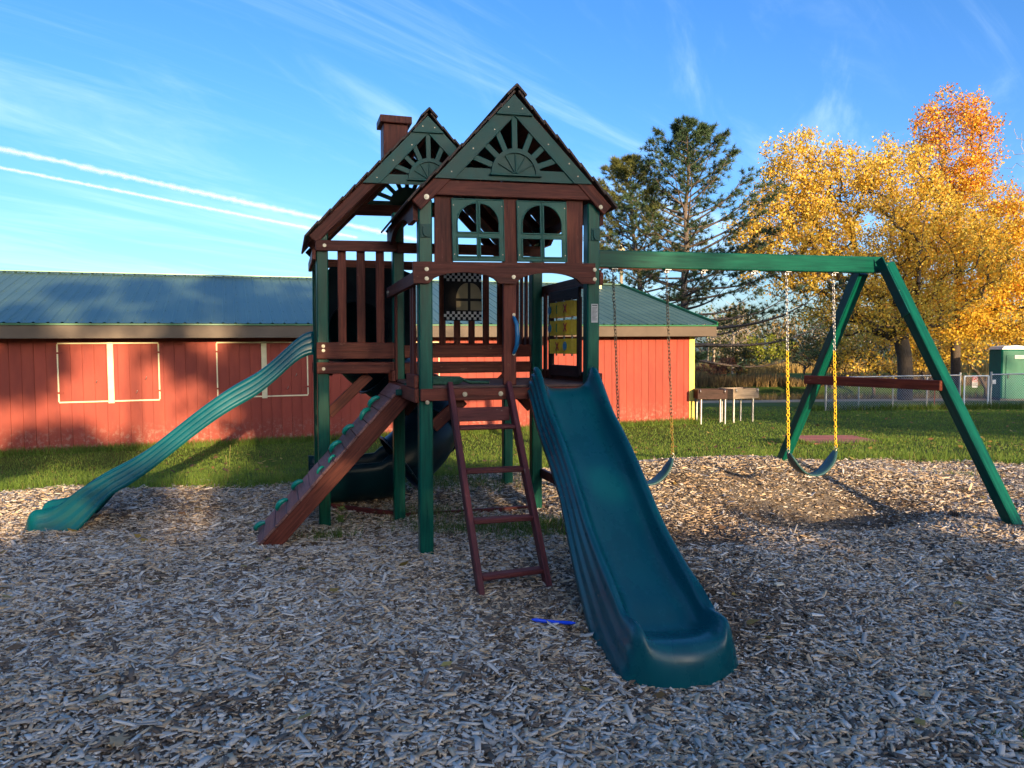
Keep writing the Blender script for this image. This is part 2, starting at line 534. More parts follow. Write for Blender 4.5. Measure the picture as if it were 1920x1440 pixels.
ys = np.concatenate([np.linspace(-300, -40, 10)[:-1], np.linspace(-40, 1, 16)[:-1], np.linspace(1, 12, 110)[:-1], np.linspace(12, 34, 50)[:-1], np.linspace(34, 60, 36)[:-1], np.linspace(60, 900, 20)])
GX, GY = np.meshgrid(xs, ys)
GZ = ground(GX, GY)
gv = np.stack([GX, GY, GZ], -1).reshape(-1, 3)
ni, nj = GX.shape
ii = (np.arange(ni - 1)[:, None] * nj + np.arange(nj - 1)[None, :]).ravel()
gf = np.stack([ii, ii + 1, ii + nj + 1, ii + nj], 1)
inbed = (1 - smooth(-0.1, 0.1, GY - bed_edge(GX))) * smooth(-7, -6, GY)
sand = smooth(32.8, 33.4, GY) * (1 - smooth(36.0, 36.6, GY)) * 0.9
n1 = 0.5 + 0.5 * np.sin(GX * 1.3 + 2 * np.sin(GY * .7)) * np.sin(GY * 1.1 + np.sin(GX))
cg = np.array([0.060, 0.105, 0.018])[None, None] * (0.8 + 0.4 * n1[..., None])
cm = np.array([0.17, 0.145, 0.12])[None, None] * (0.7 + 0.5 * n1[..., None])
cs = np.array([0.42, 0.34, 0.25])[None, None] * np.ones_like(cg)
gc = cg * (1 - inbed[..., None]) + cm * inbed[..., None]
gc = gc * (1 - sand[..., None]) + cs * sand[..., None]
mg, t, b = newmat('earth_and_turf')
a = t.nodes.new('ShaderNodeAttribute'); a.attribute_name = 'col'
vec, _ = _obj_vec(t, (1, 1, 1), rand=False)
g1 = _noise(t, vec, 28, 8, 0.7)
g2 = _noise(t, vec, 1.6, 4, 0.6)
c = _mult(t, a.outputs['Color'], g1, 0.35, 1.55)
c = _mult(t, c, g2, 0.65, 1.35)
t.links.new(c, b.inputs['Base Color'])
b.inputs['Roughness'].default_value = 0.9
b.inputs['Specular IOR Level'].default_value = 0.15
_bump(t, b, g1, 0.9, 0.04)
o = npobj('ground', gv, gf, mg, gc.reshape(-1, 3), smooth=True)
tag(o, 'grassy ground with the brown wood chip play area', 'ground', kind='structure')

# pond
mw, t, b = newmat('pond_water')
b.inputs['Base Color'].default_value = (0.022, 0.026, 0.020, 1)
b.inputs['Roughness'].default_value = 0.06
b.inputs['Specular IOR Level'].default_value = 0.5
vec, _ = _obj_vec(t, (0.5, 3, 1), rand=False)
_bump(t, b, _noise(t, vec, 1.5, 4, 0.5), 0.12, 0.05)
WZ = -1.08
o = npobj('pond', np.array([[-90, 34.5, WZ], [90, 34.5, WZ], [90, 49.5, WZ], [-90, 49.5, WZ]]), np.array([[0, 1, 2, 3]]), mw)
tag(o, 'still dark pond beyond the lawn', 'pond', kind='structure')

# ------------------------------------------------------------------ wood chips
def chips(n, xlo, xhi, ylo, yhi, tier, name_seed):
    r = np.random.default_rng(name_seed)
    x = r.uniform(xlo, xhi, n * 2); y = r.uniform(ylo, yhi, n * 2)
    k = (np.abs(x) < 0.70 * y + 0.9) & (y < bed_edge(x) + r.normal(0, 0.10, n * 2) + r.exponential(0.16, n * 2) * (r.random(n * 2) < .35))
    x, y = x[k][:n], y[k][:n]
    n = len(x)
    L = np.clip(r.lognormal(math.log(0.027), 0.55, n), 0.008, 0.11)
    Wd = np.clip(L * r.uniform(0.15, 0.62, n), 0.005, 0.026)
    T = r.uniform(0.002, 0.0065, n)
    yaw = r.uniform(0, 2 * math.pi, n)
    pit = r.normal(0, 0.15, n); rol = r.normal(0, 0.20, n)
    st = r.random(n) < 0.05
    pit[st] *= 2.6
    cx, sx_ = np.cos(yaw), np.sin(yaw)
    ax = np.stack([cx * np.cos(pit), sx_ * np.cos(pit), np.sin(pit)], 1)
    ay0 = np.stack([-sx_, cx, np.zeros(n)], 1)
    az0 = np.cross(ax, ay0)
    ay = ay0 * np.cos(rol)[:, None] + az0 * np.sin(rol)[:, None]
    az = np.cross(ax, ay)
    z = ground(x, y) + r.uniform(0.0, 0.017, n) + 0.3 * L * np.abs(np.sin(pit))
    P = np.stack([x, y, z], 1)
    grey = np.array([0.53, 0.48, 0.415]); tan = np.array([0.54, 0.40, 0.26]); dark = np.array([0.17, 0.125, 0.09]); pale = np.array([0.68, 0.62, 0.54])
    u = r.random(n)
    patch = 0.5 + 0.5 * np.sin(1.9 * x + 1.3 * np.sin(1.1 * y)) * np.sin(2.3 * y + np.sin(1.7 * x))
    p2 = np.sin(5.1 * x + 2 * np.sin(3.3 * y)) * np.sin(4.3 * y + 1.7 * np.sin(2.9 * x)) + 0.6 * np.sin(11 * x + 7 * y) * np.sin(9 * y - 5 * x)
    warm = 0.16 + 0.26 * patch + 0.10 * (p2 > 0.7)
    hol = bump2(x, y, 2.95, 7.3, 1.1, 0.55) + bump2(x, y, 1.45, 6.6, 0.7, 0.5) + 0.8 * bump2(x, y, 0.1, 4.7, 0.6, 0.35) + 0.8 * bump2(x, y, 1.4, 4.6, 0.5, 0.7)
    low = r.random(n) < 0.55 * np.clip(hol, 0, 1)
    L = np.where(low, L * 0.6, L); Wd = np.where(low, Wd * 0.7, Wd)
    dk = 0.12 + 0.16 * (1 - patch) + 0.30 * (p2 < -0.75) + 0.50 * np.clip(hol, 0, 1)
    c = np.where((u < warm)[:, None], tan, np.where((u < warm + dk)[:, None], dark, np.where((u > 0.95)[:, None], pale, grey)))
    c = c * r.uniform(0.62, 1.25, n)[:, None]
    e0 = r.uniform(0.45, 1.0, n); e1 = r.uniform(0.45, 1.0, n); sk = r.normal(0, 0.15, n)
    vs = []
    for (sa, sb, sc) in ((-1, -1, 1), (1, -1, 1), (1, 1, 1), (-1, 1, 1), (-1, -1, -1), (1, -1, -1), (1, 1, -1), (-1, 1, -1)):
        ww = Wd * (e0 if sa < 0 else e1)
        ll = L * (0.5 * sa + 0.5 * sk * sb)
        vs.append(P + ax * ll[:, None] + ay * (0.5 * sb * ww)[:, None] + az * (0.5 * sc * T)[:, None])
    V = np.stack(vs, 1)
    base = (np.arange(n) * 8)[:, None, None]
    q = [[0, 1, 2, 3], [0, 4, 5, 1], [1, 5, 6, 2], [2, 6, 7, 3], [3, 7, 4, 0]]
    if tier:
        q = [[0, 1, 2, 3], [0, 4, 5, 1], [2, 6, 7, 3]] if tier == 1 else [[0, 1, 2, 3], [0, 4, 5, 1]]
    F = (base + np.array(q)[None]).reshape(-1, 4)
    C = np.repeat(c[:, None], 8, 1).reshape(-1, 3)
    return V.reshape(-1, 3), F, C
parts = [chips(36000, -4.0, 4.0, 2.2, 3.6, 0, 1), chips(66000, -4.6, 4.6, 3.6, 5.0, 1, 4), chips(84000, -6.8, 6.8, 5.0, 7.4, 1, 2), chips(92000, -8.2, 9.0, 7.4, 11.2, 2, 3)]
off = 0
Vs, Fs, Cs = [], [], []
for V, F, C in parts:
    Vs.append(V); Fs.append(F + off); Cs.append(C); off += len(V)
o = npobj('wood_chips', np.concatenate(Vs), np.concatenate(Fs), M_CHIP, np.concatenate(Cs))
tag(o, 'loose weathered grey wood chips covering the play area', 'wood chips', kind='stuff')

# ------------------------------------------------------------------ grass
def blades(x, y, h, wd, cbase, seed, lean=0.35, var=0.35):
    r = np.random.default_rng(seed)
    n = len(x)
    z = ground(x, y) - 0.005
    yaw = r.uniform(0, 2 * math.pi, n)
    dx, dy = np.cos(yaw), np.sin(yaw)
    l = np.abs(r.normal(0, lean, n)) * h
    la = r.uniform(0, 2 * math.pi, n)
    a = np.stack([x - dx * wd, y - dy * wd, z], 1)
    b_ = np.stack([x + dx * wd, y + dy * wd, z], 1)
    c_ = np.stack([x + np.cos(la) * l, y + np.sin(la) * l, z + h], 1)
    V = np.stack([a, b_, c_], 1).reshape(-1, 3)
    col = cbase * r.uniform(1 - var, 1 + var, n)[:, None]
    yl = r.random(n) < 0.06
    col[yl] = np.array([0.26, 0.21, 0.075]) * r.uniform(0.7, 1.2, yl.sum())[:, None]
    return V, np.arange(n * 3).reshape(-1, 3), np.repeat(col, 3, 0)
def join(lst):
    off = 0; A, B, C = [], [], []
    for V, F, c in lst:
        A.append(V); B.append(F + off); C.append(c); off += len(V)
    return np.concatenate(A), np.concatenate(B), np.concatenate(C)
r = np.random.default_rng(21)
G = []
GREEN = np.array([0.135, 0.22, 0.034])
n = 270000
Y = 8.2 + (r.random(n) ** 1.45) * 20
X = r.uniform(-1, 1, n) * (0.70 * Y + 1.0)
k = (Y > bed_edge(X) + r.normal(0.0, 0.10, n)) & ~((np.abs(X - 5.85) < 0.7) & (np.abs(Y - 13.9) < 0.55))
G.append(blades(X[k], Y[k], r.uniform(0.02, 0.055, k.sum()), 0.0016 + 0.00030 * Y[k], GREEN, 22))
# longer uncut fringe along the edge of the bed and round the red boards
n = 16000
X = r.uniform(-7, 9, n); Y = bed_edge(X) + np.abs(r.normal(0.15, 0.28, n))
G.append(blades(X, Y, r.uniform(0.05, 0.15, n), 0.0035, GREEN * 1.1, 23, 0.5))
n = 1600
an = r.uniform(0, 2 * math.pi, n)
G.append(blades(5.85 + np.cos(an) * r.uniform(0.75, 1.0, n), 13.8 + np.sin(an) * r.uniform(0.55, 0.8, n), r.uniform(0.05, 0.14, n), 0.006, GREEN * 1.1, 24, 0.6))
# strip along the shed wall
n = 14000
s_ = r.uniform(-1, 15.0, n); d_ = -np.abs(r.normal(0.02, 0.12, n))
G.append(blades(-9.435 + .939 * s_ - .343 * d_, 14.1 + .343 * s_ + .939 * d_, r.uniform(0.06, 0.19, n), 0.006, GREEN * 0.9, 25, 0.5))
# tall grass below the chain link fence
n = 7000
X = r.uniform(9.8, 24, n)
G.append(blades(X, 25.8 + r.normal(0, 0.14, n), r.uniform(0.10, 0.30, n), 0.011, GREEN * 0.8, 26, 0.5))
A, B, C = join(G)
tag(npobj('lawn_grass', A, B, M_GRASS, C), 'short green lawn grass around the play area', 'grass', kind='stuff')
# weeds that came up through the chips
Wd = []
for i, (px, py, n, sp, hh) in enumerate([(850, 915, 900, .42, .13), (870, 985, 700, .30, .10), (1050, 990, 700, .30, .13), (1000, 1010, 450, .25, .09), (700, 905, 600, .45, .16), (1800, 903, 260, .25, .07), (560, 905, 350, .3, .10), (1880, 1395, 90, .10, .05), (620, 1000, 120, .12, .12), (960, 985, 350, .28, .10), (800, 960, 400, .3, .11)]):
    p = atZ(px, py, -0.04)
    X = p.x + r.normal(0, sp, int(n * 1.5)); Y = p.y + r.normal(0, sp * .55, int(n * 1.5))
    n = len(X)
    Wd.append(blades(X, Y, r.uniform(0.3, 1.0, n) * hh, 0.0036, np.array([0.085, 0.16, 0.03]), 40 + i, 0.6))
A, B, C = join(Wd)
tag(npobj('weeds', A, B, M_GRASS, C), 'sparse green weeds growing through the wood chips', 'weeds', kind='stuff')

# ------------------------------------------------------------------ the playset
TH = R(16.5)
PO = Vector((-0.665, 5.88, 0))
PU = Vector((math.cos(TH), math.sin(TH), 0)); PV = Vector((-math.sin(TH), math.cos(TH), 0))
def pw(u, v, z):
    return PO + PU * u + PV * v + Vector((0, 0, z))
ps = empty('playset', PO, TH)
tag(ps, 'large red timber and green playset with two gabled towers, slides and a swing beam', 'playset')
KR = 0.022
def q(u, v, z):
    """the frame has settled: upper members rise slightly to the right"""
    return (u, v, z + KR * u * min(max((z - 1.25) / 0.8, 0), 1))
def pb(name, a, b_, w, h, mat=None, parent=None, upv=(0, 0, 1), c=0.005):
    return board(name, q(*a), q(*b_), w, h, mat or M_RED, parent or ps, upv, c)
UW, VD, VR = 1.364, 1.43, 2.45          # front tower width and depth, back of the rear tower
UL = -0.69
PS = 0.104
for (u, v, top) in ((0, 0, 2.66), (UW, 0, 2.70), (0, VD, 2.80), (UW, VD, 2.72), (UL, VD, 2.635), (UL, VR, 2.62), (UW, VR, 2.66)):
    board('post', (u, v, -0.45), (u, v, top), PS, PS, M_VINYL, ps, (0, 1, 0), 0.009)
bolt_me = MB().cyl((0, 0, 0), (0, -0.005, 0), 0.0155, n=14).cyl((0, -0.005, 0), (0, -0.010, 0), 0.009, n=8).mesh('bolt', M_BOLT)
def bolt(u, v, z, rz=0.0, sc=1.0, parent=None):
    o = bpy.data.objects.new('bolt', bolt_me)
    o.location = q(u, v, z); o.rotation_euler = (0, 0, rz); o.scale = (sc,) * 3
    return link(o, parent or ps)

# --- front face
def arched(name, u0, u1, z0, z1, arches, rise, v0, v1, M=None):
    pl = [(u0, z1), (u0, z0)]
    for (a0, a1) in arches:
        for i in range(15):
            t_ = i / 14
            pl.append((a0 + (a1 - a0) * t_, z0 + rise * (1 - (2 * t_ - 1) ** 2) ** 0.62))
    pl += [(u1, z0), (u1, z1)]
    # quad strip between the lower outline and the straight top
    xs_ = [p[0] for p in pl[1:-1]]
    A = [(x, z1) for x in xs_]
    B = [p for p in pl[1:-1]]
    return MB().strip(A, B, v0, v1, 0, M)
rk = Matrix.Rotation(-KR, 4, 'Y')
arched('arched_beam', -0.055, 1.41, 2.024, 2.186, [(0.062, 0.612), (0.745, 1.29)], 0.085, -0.09, -0.054).build('arched_beam', M_RED, ps, rk @ Matrix.Translation((0, 0, 0)))
for (u, z) in ((0.0, 2.13), (0.0, 2.06), (0.68, 2.075), (1.355, 2.06), (1.355, 2.135)):
    bolt(u, -0.091, z)
pb('deck_rim', (-0.05, -0.072, 1.185), (1.42, -0.072, 1.185), 0.036, 0.092)
bolt(0.0, -0.091, 1.13); bolt(.29, -.091, 1.187, 0, 1.2); bolt(.575, -.091, 1.187, 0, 1.2)
pb('center_board', (0.662, -0.035, 1.25), (0.662, -0.035, 2.05), 0.036, 0.104, None, None, (1, 0, 0))
# blue grab handle on the centre board
hm = MB().tube([(0.69, -0.06, 1.50), (0.69, -0.085, 1.515), (0.702, -0.105, 1.56), (0.705, -0.11, 1.63), (0.702, -0.105, 1.72), (0.69, -0.085, 1.765), (0.69, -0.06, 1.78)], [.013, .014, .017, .018, .017, .014, .013], 10)
hm.build('grab_handle', M_HANDLE, ps)
bolt(0.69, -0.062, 1.79, 0, .8); bolt(0.69, -0.062, 1.49, 0, .8)
for (u0, u1) in ((0.068, 0.212), (0.606, 0.722), (1.125, 1.268)):
    pb('facade_board', ((u0 + u1) / 2, -0.042, 2.17), ((u0 + u1) / 2, -0.042, 2.72), 0.02, round(u1 - u0, 3), None, None, (1, 0, 0))
# windows: moulded plastic shutters with an arched head and four openings
def window(u0, z0, w, h):
    f = MB()
    T0, T1 = -0.018, 0.0
    bw = 0.040; mid = 0.011
    xm = w / 2
    zc = h * 0.42                      # height of the middle bar
    ri = w / 2 - bw
    top_spring = h - bw - ri + 0.02
    for sgn in (-1, 1):
        inner = xm + sgn * mid; outer = xm + sgn * (w / 2 - bw); edge = xm + sgn * w / 2
        # lower sash
        f.strip([(edge, 0), (edge, zc)], [(outer, 0), (outer, zc)], T0, T1)
        f.strip([(outer, 0), (inner, 0)], [(outer, bw * .8), (inner, bw * .8)], T0, T1)
        f.strip([(outer, zc - .016), (inner, zc - .016)], [(outer, zc + .016), (inner, zc + .016)], T0, T1)
        # upper sash with quarter arch
        A, B = [], []
        for i in range(13):
            a_ = math.pi / 2 * i / 12
            A.append((xm + sgn * (mid + (w / 2 - bw - mid) * math.cos(a_)), top_spring + (h - bw * .75 - top_spring) * math.sin(a_)))
            ed = (edge, top_spring + (h - top_spring) * min(1, math.tan(min(a_, 1.5)) * 1.0)) if a_ < math.pi / 4 else (xm + sgn * (w / 2) * min(1, 1 / max(math.tan(a_), 1e-6)) if a_ < math.pi / 2 - 1e-6 else xm, h)
            B.append(ed)
        f.strip(A, B, T0, T1)
        f.strip([(edge, zc), (edge, top_spring)], [(outer, zc), (outer, top_spring)], T0, T1)
        # raised beads round the openings
        loop = [(outer, zc + .018), (outer, top_spring)] + A[1:] + [(inner, zc + .018)]
        for (a1, a2) in zip(loop, loop[1:] + loop[:1]):
            if (Vector(a1) - Vector(a2)).length > 1e-3:
                f.beam((a1[0], -0.020, a1[1]), (a2[0], -0.020, a2[1]), 0.012, 0.010, 0, 0.003, (0, 1, 0))
        lo = [(outer, bw * .8), (outer, zc - .018), (inner, zc - .018), (inner, bw * .8)]
        for (a1, a2) in zip(lo, lo[1:] + lo[:1]):
            f.beam((a1[0], -0.020, a1[1]), (a2[0], -0.020, a2[1]), 0.012, 0.010, 0, 0.003, (0, 1, 0))
        f.strip([(inner, 0), (inner, h)], [(xm, 0), (xm, h)], T0, T1)
        f.beam((edge - sgn * .004, -0.020, 0.002), (edge - sgn * .004, -0.020, h - .002), 0.008, 0.008, 0, 0.002, (0, 1, 0))
    f.beam((xm, -0.022, 0.01), (xm, -0.022, h - .01), 0.006, 0.007, 0, 0.002, (0, 1, 0))
    f.beam((0.004, -0.020, h - .004), (w - .004, -0.020, h - .004), 0.008, 0.008, 0, .002, (0, 1, 0))
    f.beam((0.004, -0.020, .004), (w - .004, -0.020, .004), 0.008, 0.008, 0, .002, (0, 1, 0))
    M = Matrix.Translation(q(u0, -0.056, z0)) @ rk
    o = f.build('window', M_WINDOW, ps, M)
    for (x, z) in ((.016, .05), (w - .016, .05), (.016, h - .05), (w - .016, h - .05)):
        s_ = bpy.data.objects.new('screw', bolt_me); s_.location = (x, -0.019, z); s_.scale = (.28, .4, .28); link(s_, o)
    return o
window(0.203, 2.196, 0.412, 0.470)
window(0.717, 2.196, 0.412, 0.470)
pb('tie_beam', (0.055, -0.072, 2.742), (1.31, -0.072, 2.742), 0.036, 0.115)

# --- roofs
def roof(uc, half, zr, v0, v1, front_gable, back_gable, nb=8, zoff=0.0, tie=False):
    """two slopes of lapped boards on rafters, ridge along v"""
    slope = math.radians(45.6)
    ze = zr - half * math.tan(slope)
    for sgn in (-1, 1):
        d = Vector((sgn * math.cos(slope), 0, -math.sin(slope)))       # down the slope
        nrm = Vector((sgn * math.sin(slope), 0, math.cos(slope)))
        Ls = half / math.cos(slope)
        w = Ls / nb
        for i in range(nb):
            c0 = Vector((uc, 0, zr)) + d * (w * (i + .5) + .012) + nrm * 0.016
            tilt = Matrix.Rotation(sgn * 0.075, 3, 'Y')
            up_ = tilt @ nrm
            jit = random.uniform(-.006, .006)
            board('roof_board', q(c0.x, v0 + jit, c0.z), q(c0.x, v1 + jit, c0.z), round(w + 0.028, 3), 0.017, M_ROOF, ps, up_, 0.003)
        cap = Vector((uc, 0, zr)) + d * 0.008 + nrm * 0.043
        board('ridge_cap', q(cap.x, v0 - .012, cap.z), q(cap.x, v1 + .012, cap.z), 0.115, 0.02, M_ROOF, ps, nrm, 0.004)
        for v in (v0 + 0.045, (v0 + v1) / 2, v1 - 0.03):
            a0 = Vector((uc, v, zr)) + d * 0.02 - nrm * 0.055
            a1 = Vector((uc, v, zr)) + d * (Ls - 0.01) - nrm * 0.055
            board('rafter', q(*a0), q(*a1), 0.036, 0.096, M_RED, ps, nrm)
    ridge = Vector((uc, 0, zr - 0.10))
    board('ridge_beam', q(uc, v0 + .05, zr - .10), q(uc, v1 - .05, zr - .10), 0.034, 0.11, M_RED, ps)
def gable(uc, zb, w, h, v, parent=None, face=1):
    """moulded green sunburst gable, its outline a triangle w wide and h high"""
    g = MB()
    y0, y1 = -0.022, 0.0
    hw = w / 2
    sl = math.atan2(h, hw)
    lw = 0.107 / math.sin(sl)                     # leg width measured level
    bar = 0.086
    g.strip([(-hw + lw, 0), (hw - lw, 0)], [(-hw + lw + bar / math.tan(sl), bar), (hw - lw - bar / math.tan(sl), bar)], y0 + .005, y1)
    for s_ in (-1, 1):
        ax = h - lw * math.tan(sl)
        g.strip([(s_ * hw, 0), (0, h)], [(s_ * (hw - lw), 0), (0, ax)], y0, y1)
        g.beam((s_ * (hw - lw), y0 - .002, 0), (0, y0 - .002, ax), .008, .012, 0, .003, (0, 1, 0))
    ah = 0.150
    g.prism([(-ah / math.tan(sl), h - ah), (ah / math.tan(sl), h - ah), (0, h)], y0 - .014, y0 - .001)
    g.beam((-ah / math.tan(sl), y0 - .012, h - ah), (ah / math.tan(sl), y0 - .012, h - ah), .012, .014, 0, .003, (0, 1, 0))
    M = Matrix.Translation(q(uc, v, zb)) @ rk @ Matrix.Rotation(0 if face > 0 else math.pi, 4, 'Z')
    o = g.build('gable', M_GABLE, ps, M)
    zc = 0.048
    r1 = 0.195
    ax = h - lw * math.tan(sl)
    for k_ in range(7):
        a_ = math.pi * (0.5 + (k_ - 3) * 0.129)
        dx, dz = math.cos(a_), math.sin(a_)
        # distance to the inner edge of the leg
        m_ = math.tan(sl)
        tt = (ax - zc) / (dz + m_ * abs(dx)) + 0.03
        L0 = r1 - .01
        if tt - L0 > 0.02:
            rb = MB().beam((dx * L0, -.011, zc + dz * L0), (dx * tt, -.011, zc + dz * tt), 0.016, 0.046, 0, .004, (0, 1, 0))
            rb2 = MB()
            Lr, Mr = beam_frame((dx * L0, -.010, zc + dz * L0), (dx * tt, -.010, zc + dz * tt), (0, 1, 0))
            rb2.box(Lr, 0.046, 0.016, Mr)
            rb2.build('ray', M_GABLE, o)
    sb = MB()
    n_ = 22
    arc = [(math.cos(math.pi * i / n_), math.sin(math.pi * i / n_)) for i in range(n_ + 1)]
    sb.strip([(x * r1, zc + y * r1) for x, y in arc], [(x * (r1 - .034), zc + y * (r1 - .034)) for x, y in arc], -0.040, 0.0)
    sb.strip([(x * (r1 - .033), zc + y * (r1 - .033)) for x, y in arc], [(x * .01, zc + y * .01) for x, y in arc], -0.024, 0.0)
    sb.beam((-r1 - .012, -.024, zc - .006), (r1 + .012, -.024, zc - .006), .040, .016, 0, .004)
    for k_ in range(1, 6):
        a_ = math.pi * k_ / 6
        sb.beam((math.cos(a_) * .012, -.029, zc + math.sin(a_) * .012), (math.cos(a_) * (r1 - .03), -.029, zc + math.sin(a_) * (r1 - .03)), .010, .011, 0, .003, (0, 1, 0))
    sb.build('sunburst', M_GABLE, o)
    for (x, z) in ((-.16 * hw / .63, h - .27), (.16 * hw / .63 + .28, h - .5), (-.33, h - .42), (-.05, h - .10), (.06, h - .105), (hw - .12, .055), (-hw + .13, .05), (.27, h - .36)):
        if abs(x) < hw - z / math.tan(sl) - .01:
            s_ = bpy.data.objects.new('screw', bolt_me); s_.location = (x, y0 - (.016 if z > h - ah else .001), z); s_.scale = (.34, .4, .34); link(s_, o)
    return o
roof(0.695, 0.815, 3.468, -0.125, 1.50, True, False)
gable(0.690, 2.806, 1.262, 0.650, -0.092)
bolt(0.0, -0.10, 2.665, 0, 1.25); bolt(1.40, -0.10, 2.63, 0, 1.1)
roof(0.288, 1.105, 3.695, 1.33, 2.66, True, True, 10)
gable(0.286, 3.052, 1.225, 0.632, 1.352)
gable(0.286, 3.052, 1.225, 0.632, 2.64, face=-1)
pb('tie_beam', (-0.30, 2.56, 3.02), (0.87, 2.56, 3.02), 0.036, 0.115)
# arched brackets under the eaves of the front roof
for u in (-0.072, UW + 0.072):
    Mr = Matrix.Translation((u, 0, KR * u)) @ Matrix.Rotation(R(90), 4, 'Z')
    arched('eave_bracket', -0.03, 1.49, 2.50, 2.665, [(0.22, 1.24)], 0.10, -0.018, 0.018).build('eave_bracket', M_RED, ps, Mr)
# chimney on the rear roof
ch = MB().box(0.262, 0.262, 0.52, Matrix.Translation((0.095, 2.30, 3.62)), 0, .006)
cho = board('chimney', (0.095, 2.30, 3.36), (0.095, 2.30, 3.84), 0.25, 0.25, M_RED, ps, (0, 1, 0), 0.006)
cap_ = MB().box(0.075, 0.325, 0.325, None, 0, .006)
cap_.build('chimney_cap', M_RED, cho, Matrix.Translation((0.24 + 0.036, 0, 0)))

# --- decks and rims
for i in range(10):
    v = -0.045 + 0.145 * i + 0.07
    if v < 1.36:
        pb('deck_plank', (-0.045, v, 1.241), (UW + .05, v, 1.241), 0.139, 0.022, M_DECK)
for i in range(7):
    v = VD + .06 + 0.148 * i
    pb('deck_plank', (UL + .05, v, 1.395), (UW - .05, v, 1.395 - .03), 0.142, 0.022, M_DECK)
for z0, z1, nm in ((1.443, 1.593, 'guard_board'), (1.308, 1.412, 'deck_rim')):
    board(nm, (UL - .06, VD - .071, (z0 + z1) / 2), (-0.045, VD - .071, (z0 + z1) / 2), 0.036, round(z1 - z0, 3), M_RED, ps)
    board(nm, (0.055, VD - .01, (z0 + z1) / 2 - .01), (UW - .06, VD - .01, (z0 + z1) / 2), 0.036, round(z1 - z0, 3) - (.03 if nm == 'guard_board' else 0), M_RED, ps)
board('deck_rim', (UL - .06, VR + .071, 1.34), (UW + .05, VR + .071, 1.34), 0.036, .11, M_RED, ps)
board('deck_rim', (UL + .07, VD + .05, 1.34), (UL + .07, VR - .05, 1.34), 0.036, .11, M_RED, ps)
bolt(UL, VD - .091, 1.565); bolt(UL, VD - .091, 1.525); bolt(UL, VD - .091, 1.355); bolt(UL + .02, VD - .091, 2.48)
bolt(UL + .02, VD - .055, 2.6)
# side rims and stub blocks of the front deck
board('deck_rim', (-0.072, -0.05, 1.178), (-0.072, VD + .03, 1.178), 0.036, 0.108, M_RED, ps)
board('deck_rim', (UW + .072, -0.05, 1.178), (UW + .072, VD + .03, 1.178), 0.036, 0.108, M_RED, ps)
board('rail_block', (-0.072, -0.03, 1.286), (-0.072, .36, 1.286), 0.036, 0.100, M_RED, ps)
board('rail_block', (-0.072, 1.20, 1.286), (-0.072, VD + .02, 1.286), 0.036, 0.100, M_RED, ps)
board('rail_block', (UW + .072, -0.03, 1.286), (UW + .072, VD, 1.286), 0.036, 0.100, M_RED, ps)
# side rails of the front tower
pb('rail', (-0.072, -0.04, 2.07), (-0.072, 1.55, 2.065), 0.036, 0.100)
pb('rail', (UW + .072, -0.04, 2.07), (UW + .072, 1.50, 2.07), 0.036, 0.100)
bolt(-0.092, 1.40, 2.06, R(-90), 1.6)
for v in (.20, .31, 1.22):
    pb('slat', (-0.05, v, 1.25), (-0.05, v, 2.04), 0.022, 0.07, None, None, (0, 1, 0))
for v in (.12, 1.12, 1.27):
    pb('slat', (UW + .045, v, 1.25), (UW + .045, v, 2.04), 0.022, 0.075, None, None, (0, 1, 0))
# rear tower guard rails and slats
pb('rail', (UL - .06, VD - .071, 2.480), (-0.02, VD - .071, 2.480), 0.036, 0.096)
pb('rail', (-0.015, VD - .071, 2.470), (UW + .05, VD - .071, 2.455), 0.034, 0.096)
for u in (-0.516, -0.345, -0.170):
    pb('slat', (u, VD - .035, 1.58), (u, VD - .035, 2.445), 0.022, 0.076, None, None, (1, 0, 0))
pb('rail', (UL - .06, VR + .071, 2.445), (UW + .06, VR + .071, 2.405), 0.036, 0.090)
pb('rail', (UL - .06, VR + .071, 1.57), (UW + .06, VR + .071, 1.54), 0.036, 0.090)
pb('rail', (UL - .071, VD - .06, 2.40), (UL - .071, VR + .06, 2.40), 0.036, 0.090)
for i in range(6):
    u = 0.47 + 0.164 * i
    if u < 1.36:
        pb('slat', (u, VR + .035, 1.50), (u, VR + .035, 2.42), 0.022, 0.072, None, None, (1, 0, 0))
pb('rail', (UW + .071, VD, 2.32), (UW + .071, VR + .06, 2.32), 0.036, 0.090)
pb('rail', (UW + .071, VD, 1.60), (UW + .071, VR + .06, 1.60), 0.036, 0.090)
for v in (1.56, 1.72, 1.88, 2.04, 2.20, 2.34):
    pb('slat', (UW + .04, v, 1.5), (UW + .04, v, 2.34), 0.022, 0.072, None, None, (0, 1, 0))
# knee braces below the decks
for (a_, b_) in (((-.645, VD + .035, .93), (-.27, VD + .035, 1.29)), ((.06, .02, .93), (.30, .02, 1.14)), ((UW - .06, 0, .9), (UW - .32, 0, 1.14)), ((.05, VD, .93), (.36, VD, 1.28)), ((UW - .05, VD, .95), (UW - .36, VD, 1.28))):
    board('knee_brace', a_, b_, 0.036, 0.095, M_RED, ps, (0, 0, 1))
# ground timbers between the feet
board('ground_timber', (-0.62, 2.05, -0.06), (0.02, 1.50, -0.075), 0.036, 0.09, M_LAD, ps)
board('ground_timber', (0.05, 1.48, -0.085), (UW + .1, 1.44, -0.075), 0.036, 0.09, M_LAD, ps)
board('ground_timber', (UW + .05, 0.1, 0.30), (UW + .05, VD - .05, 0.30), 0.036, 0.09, M_LAD, ps)

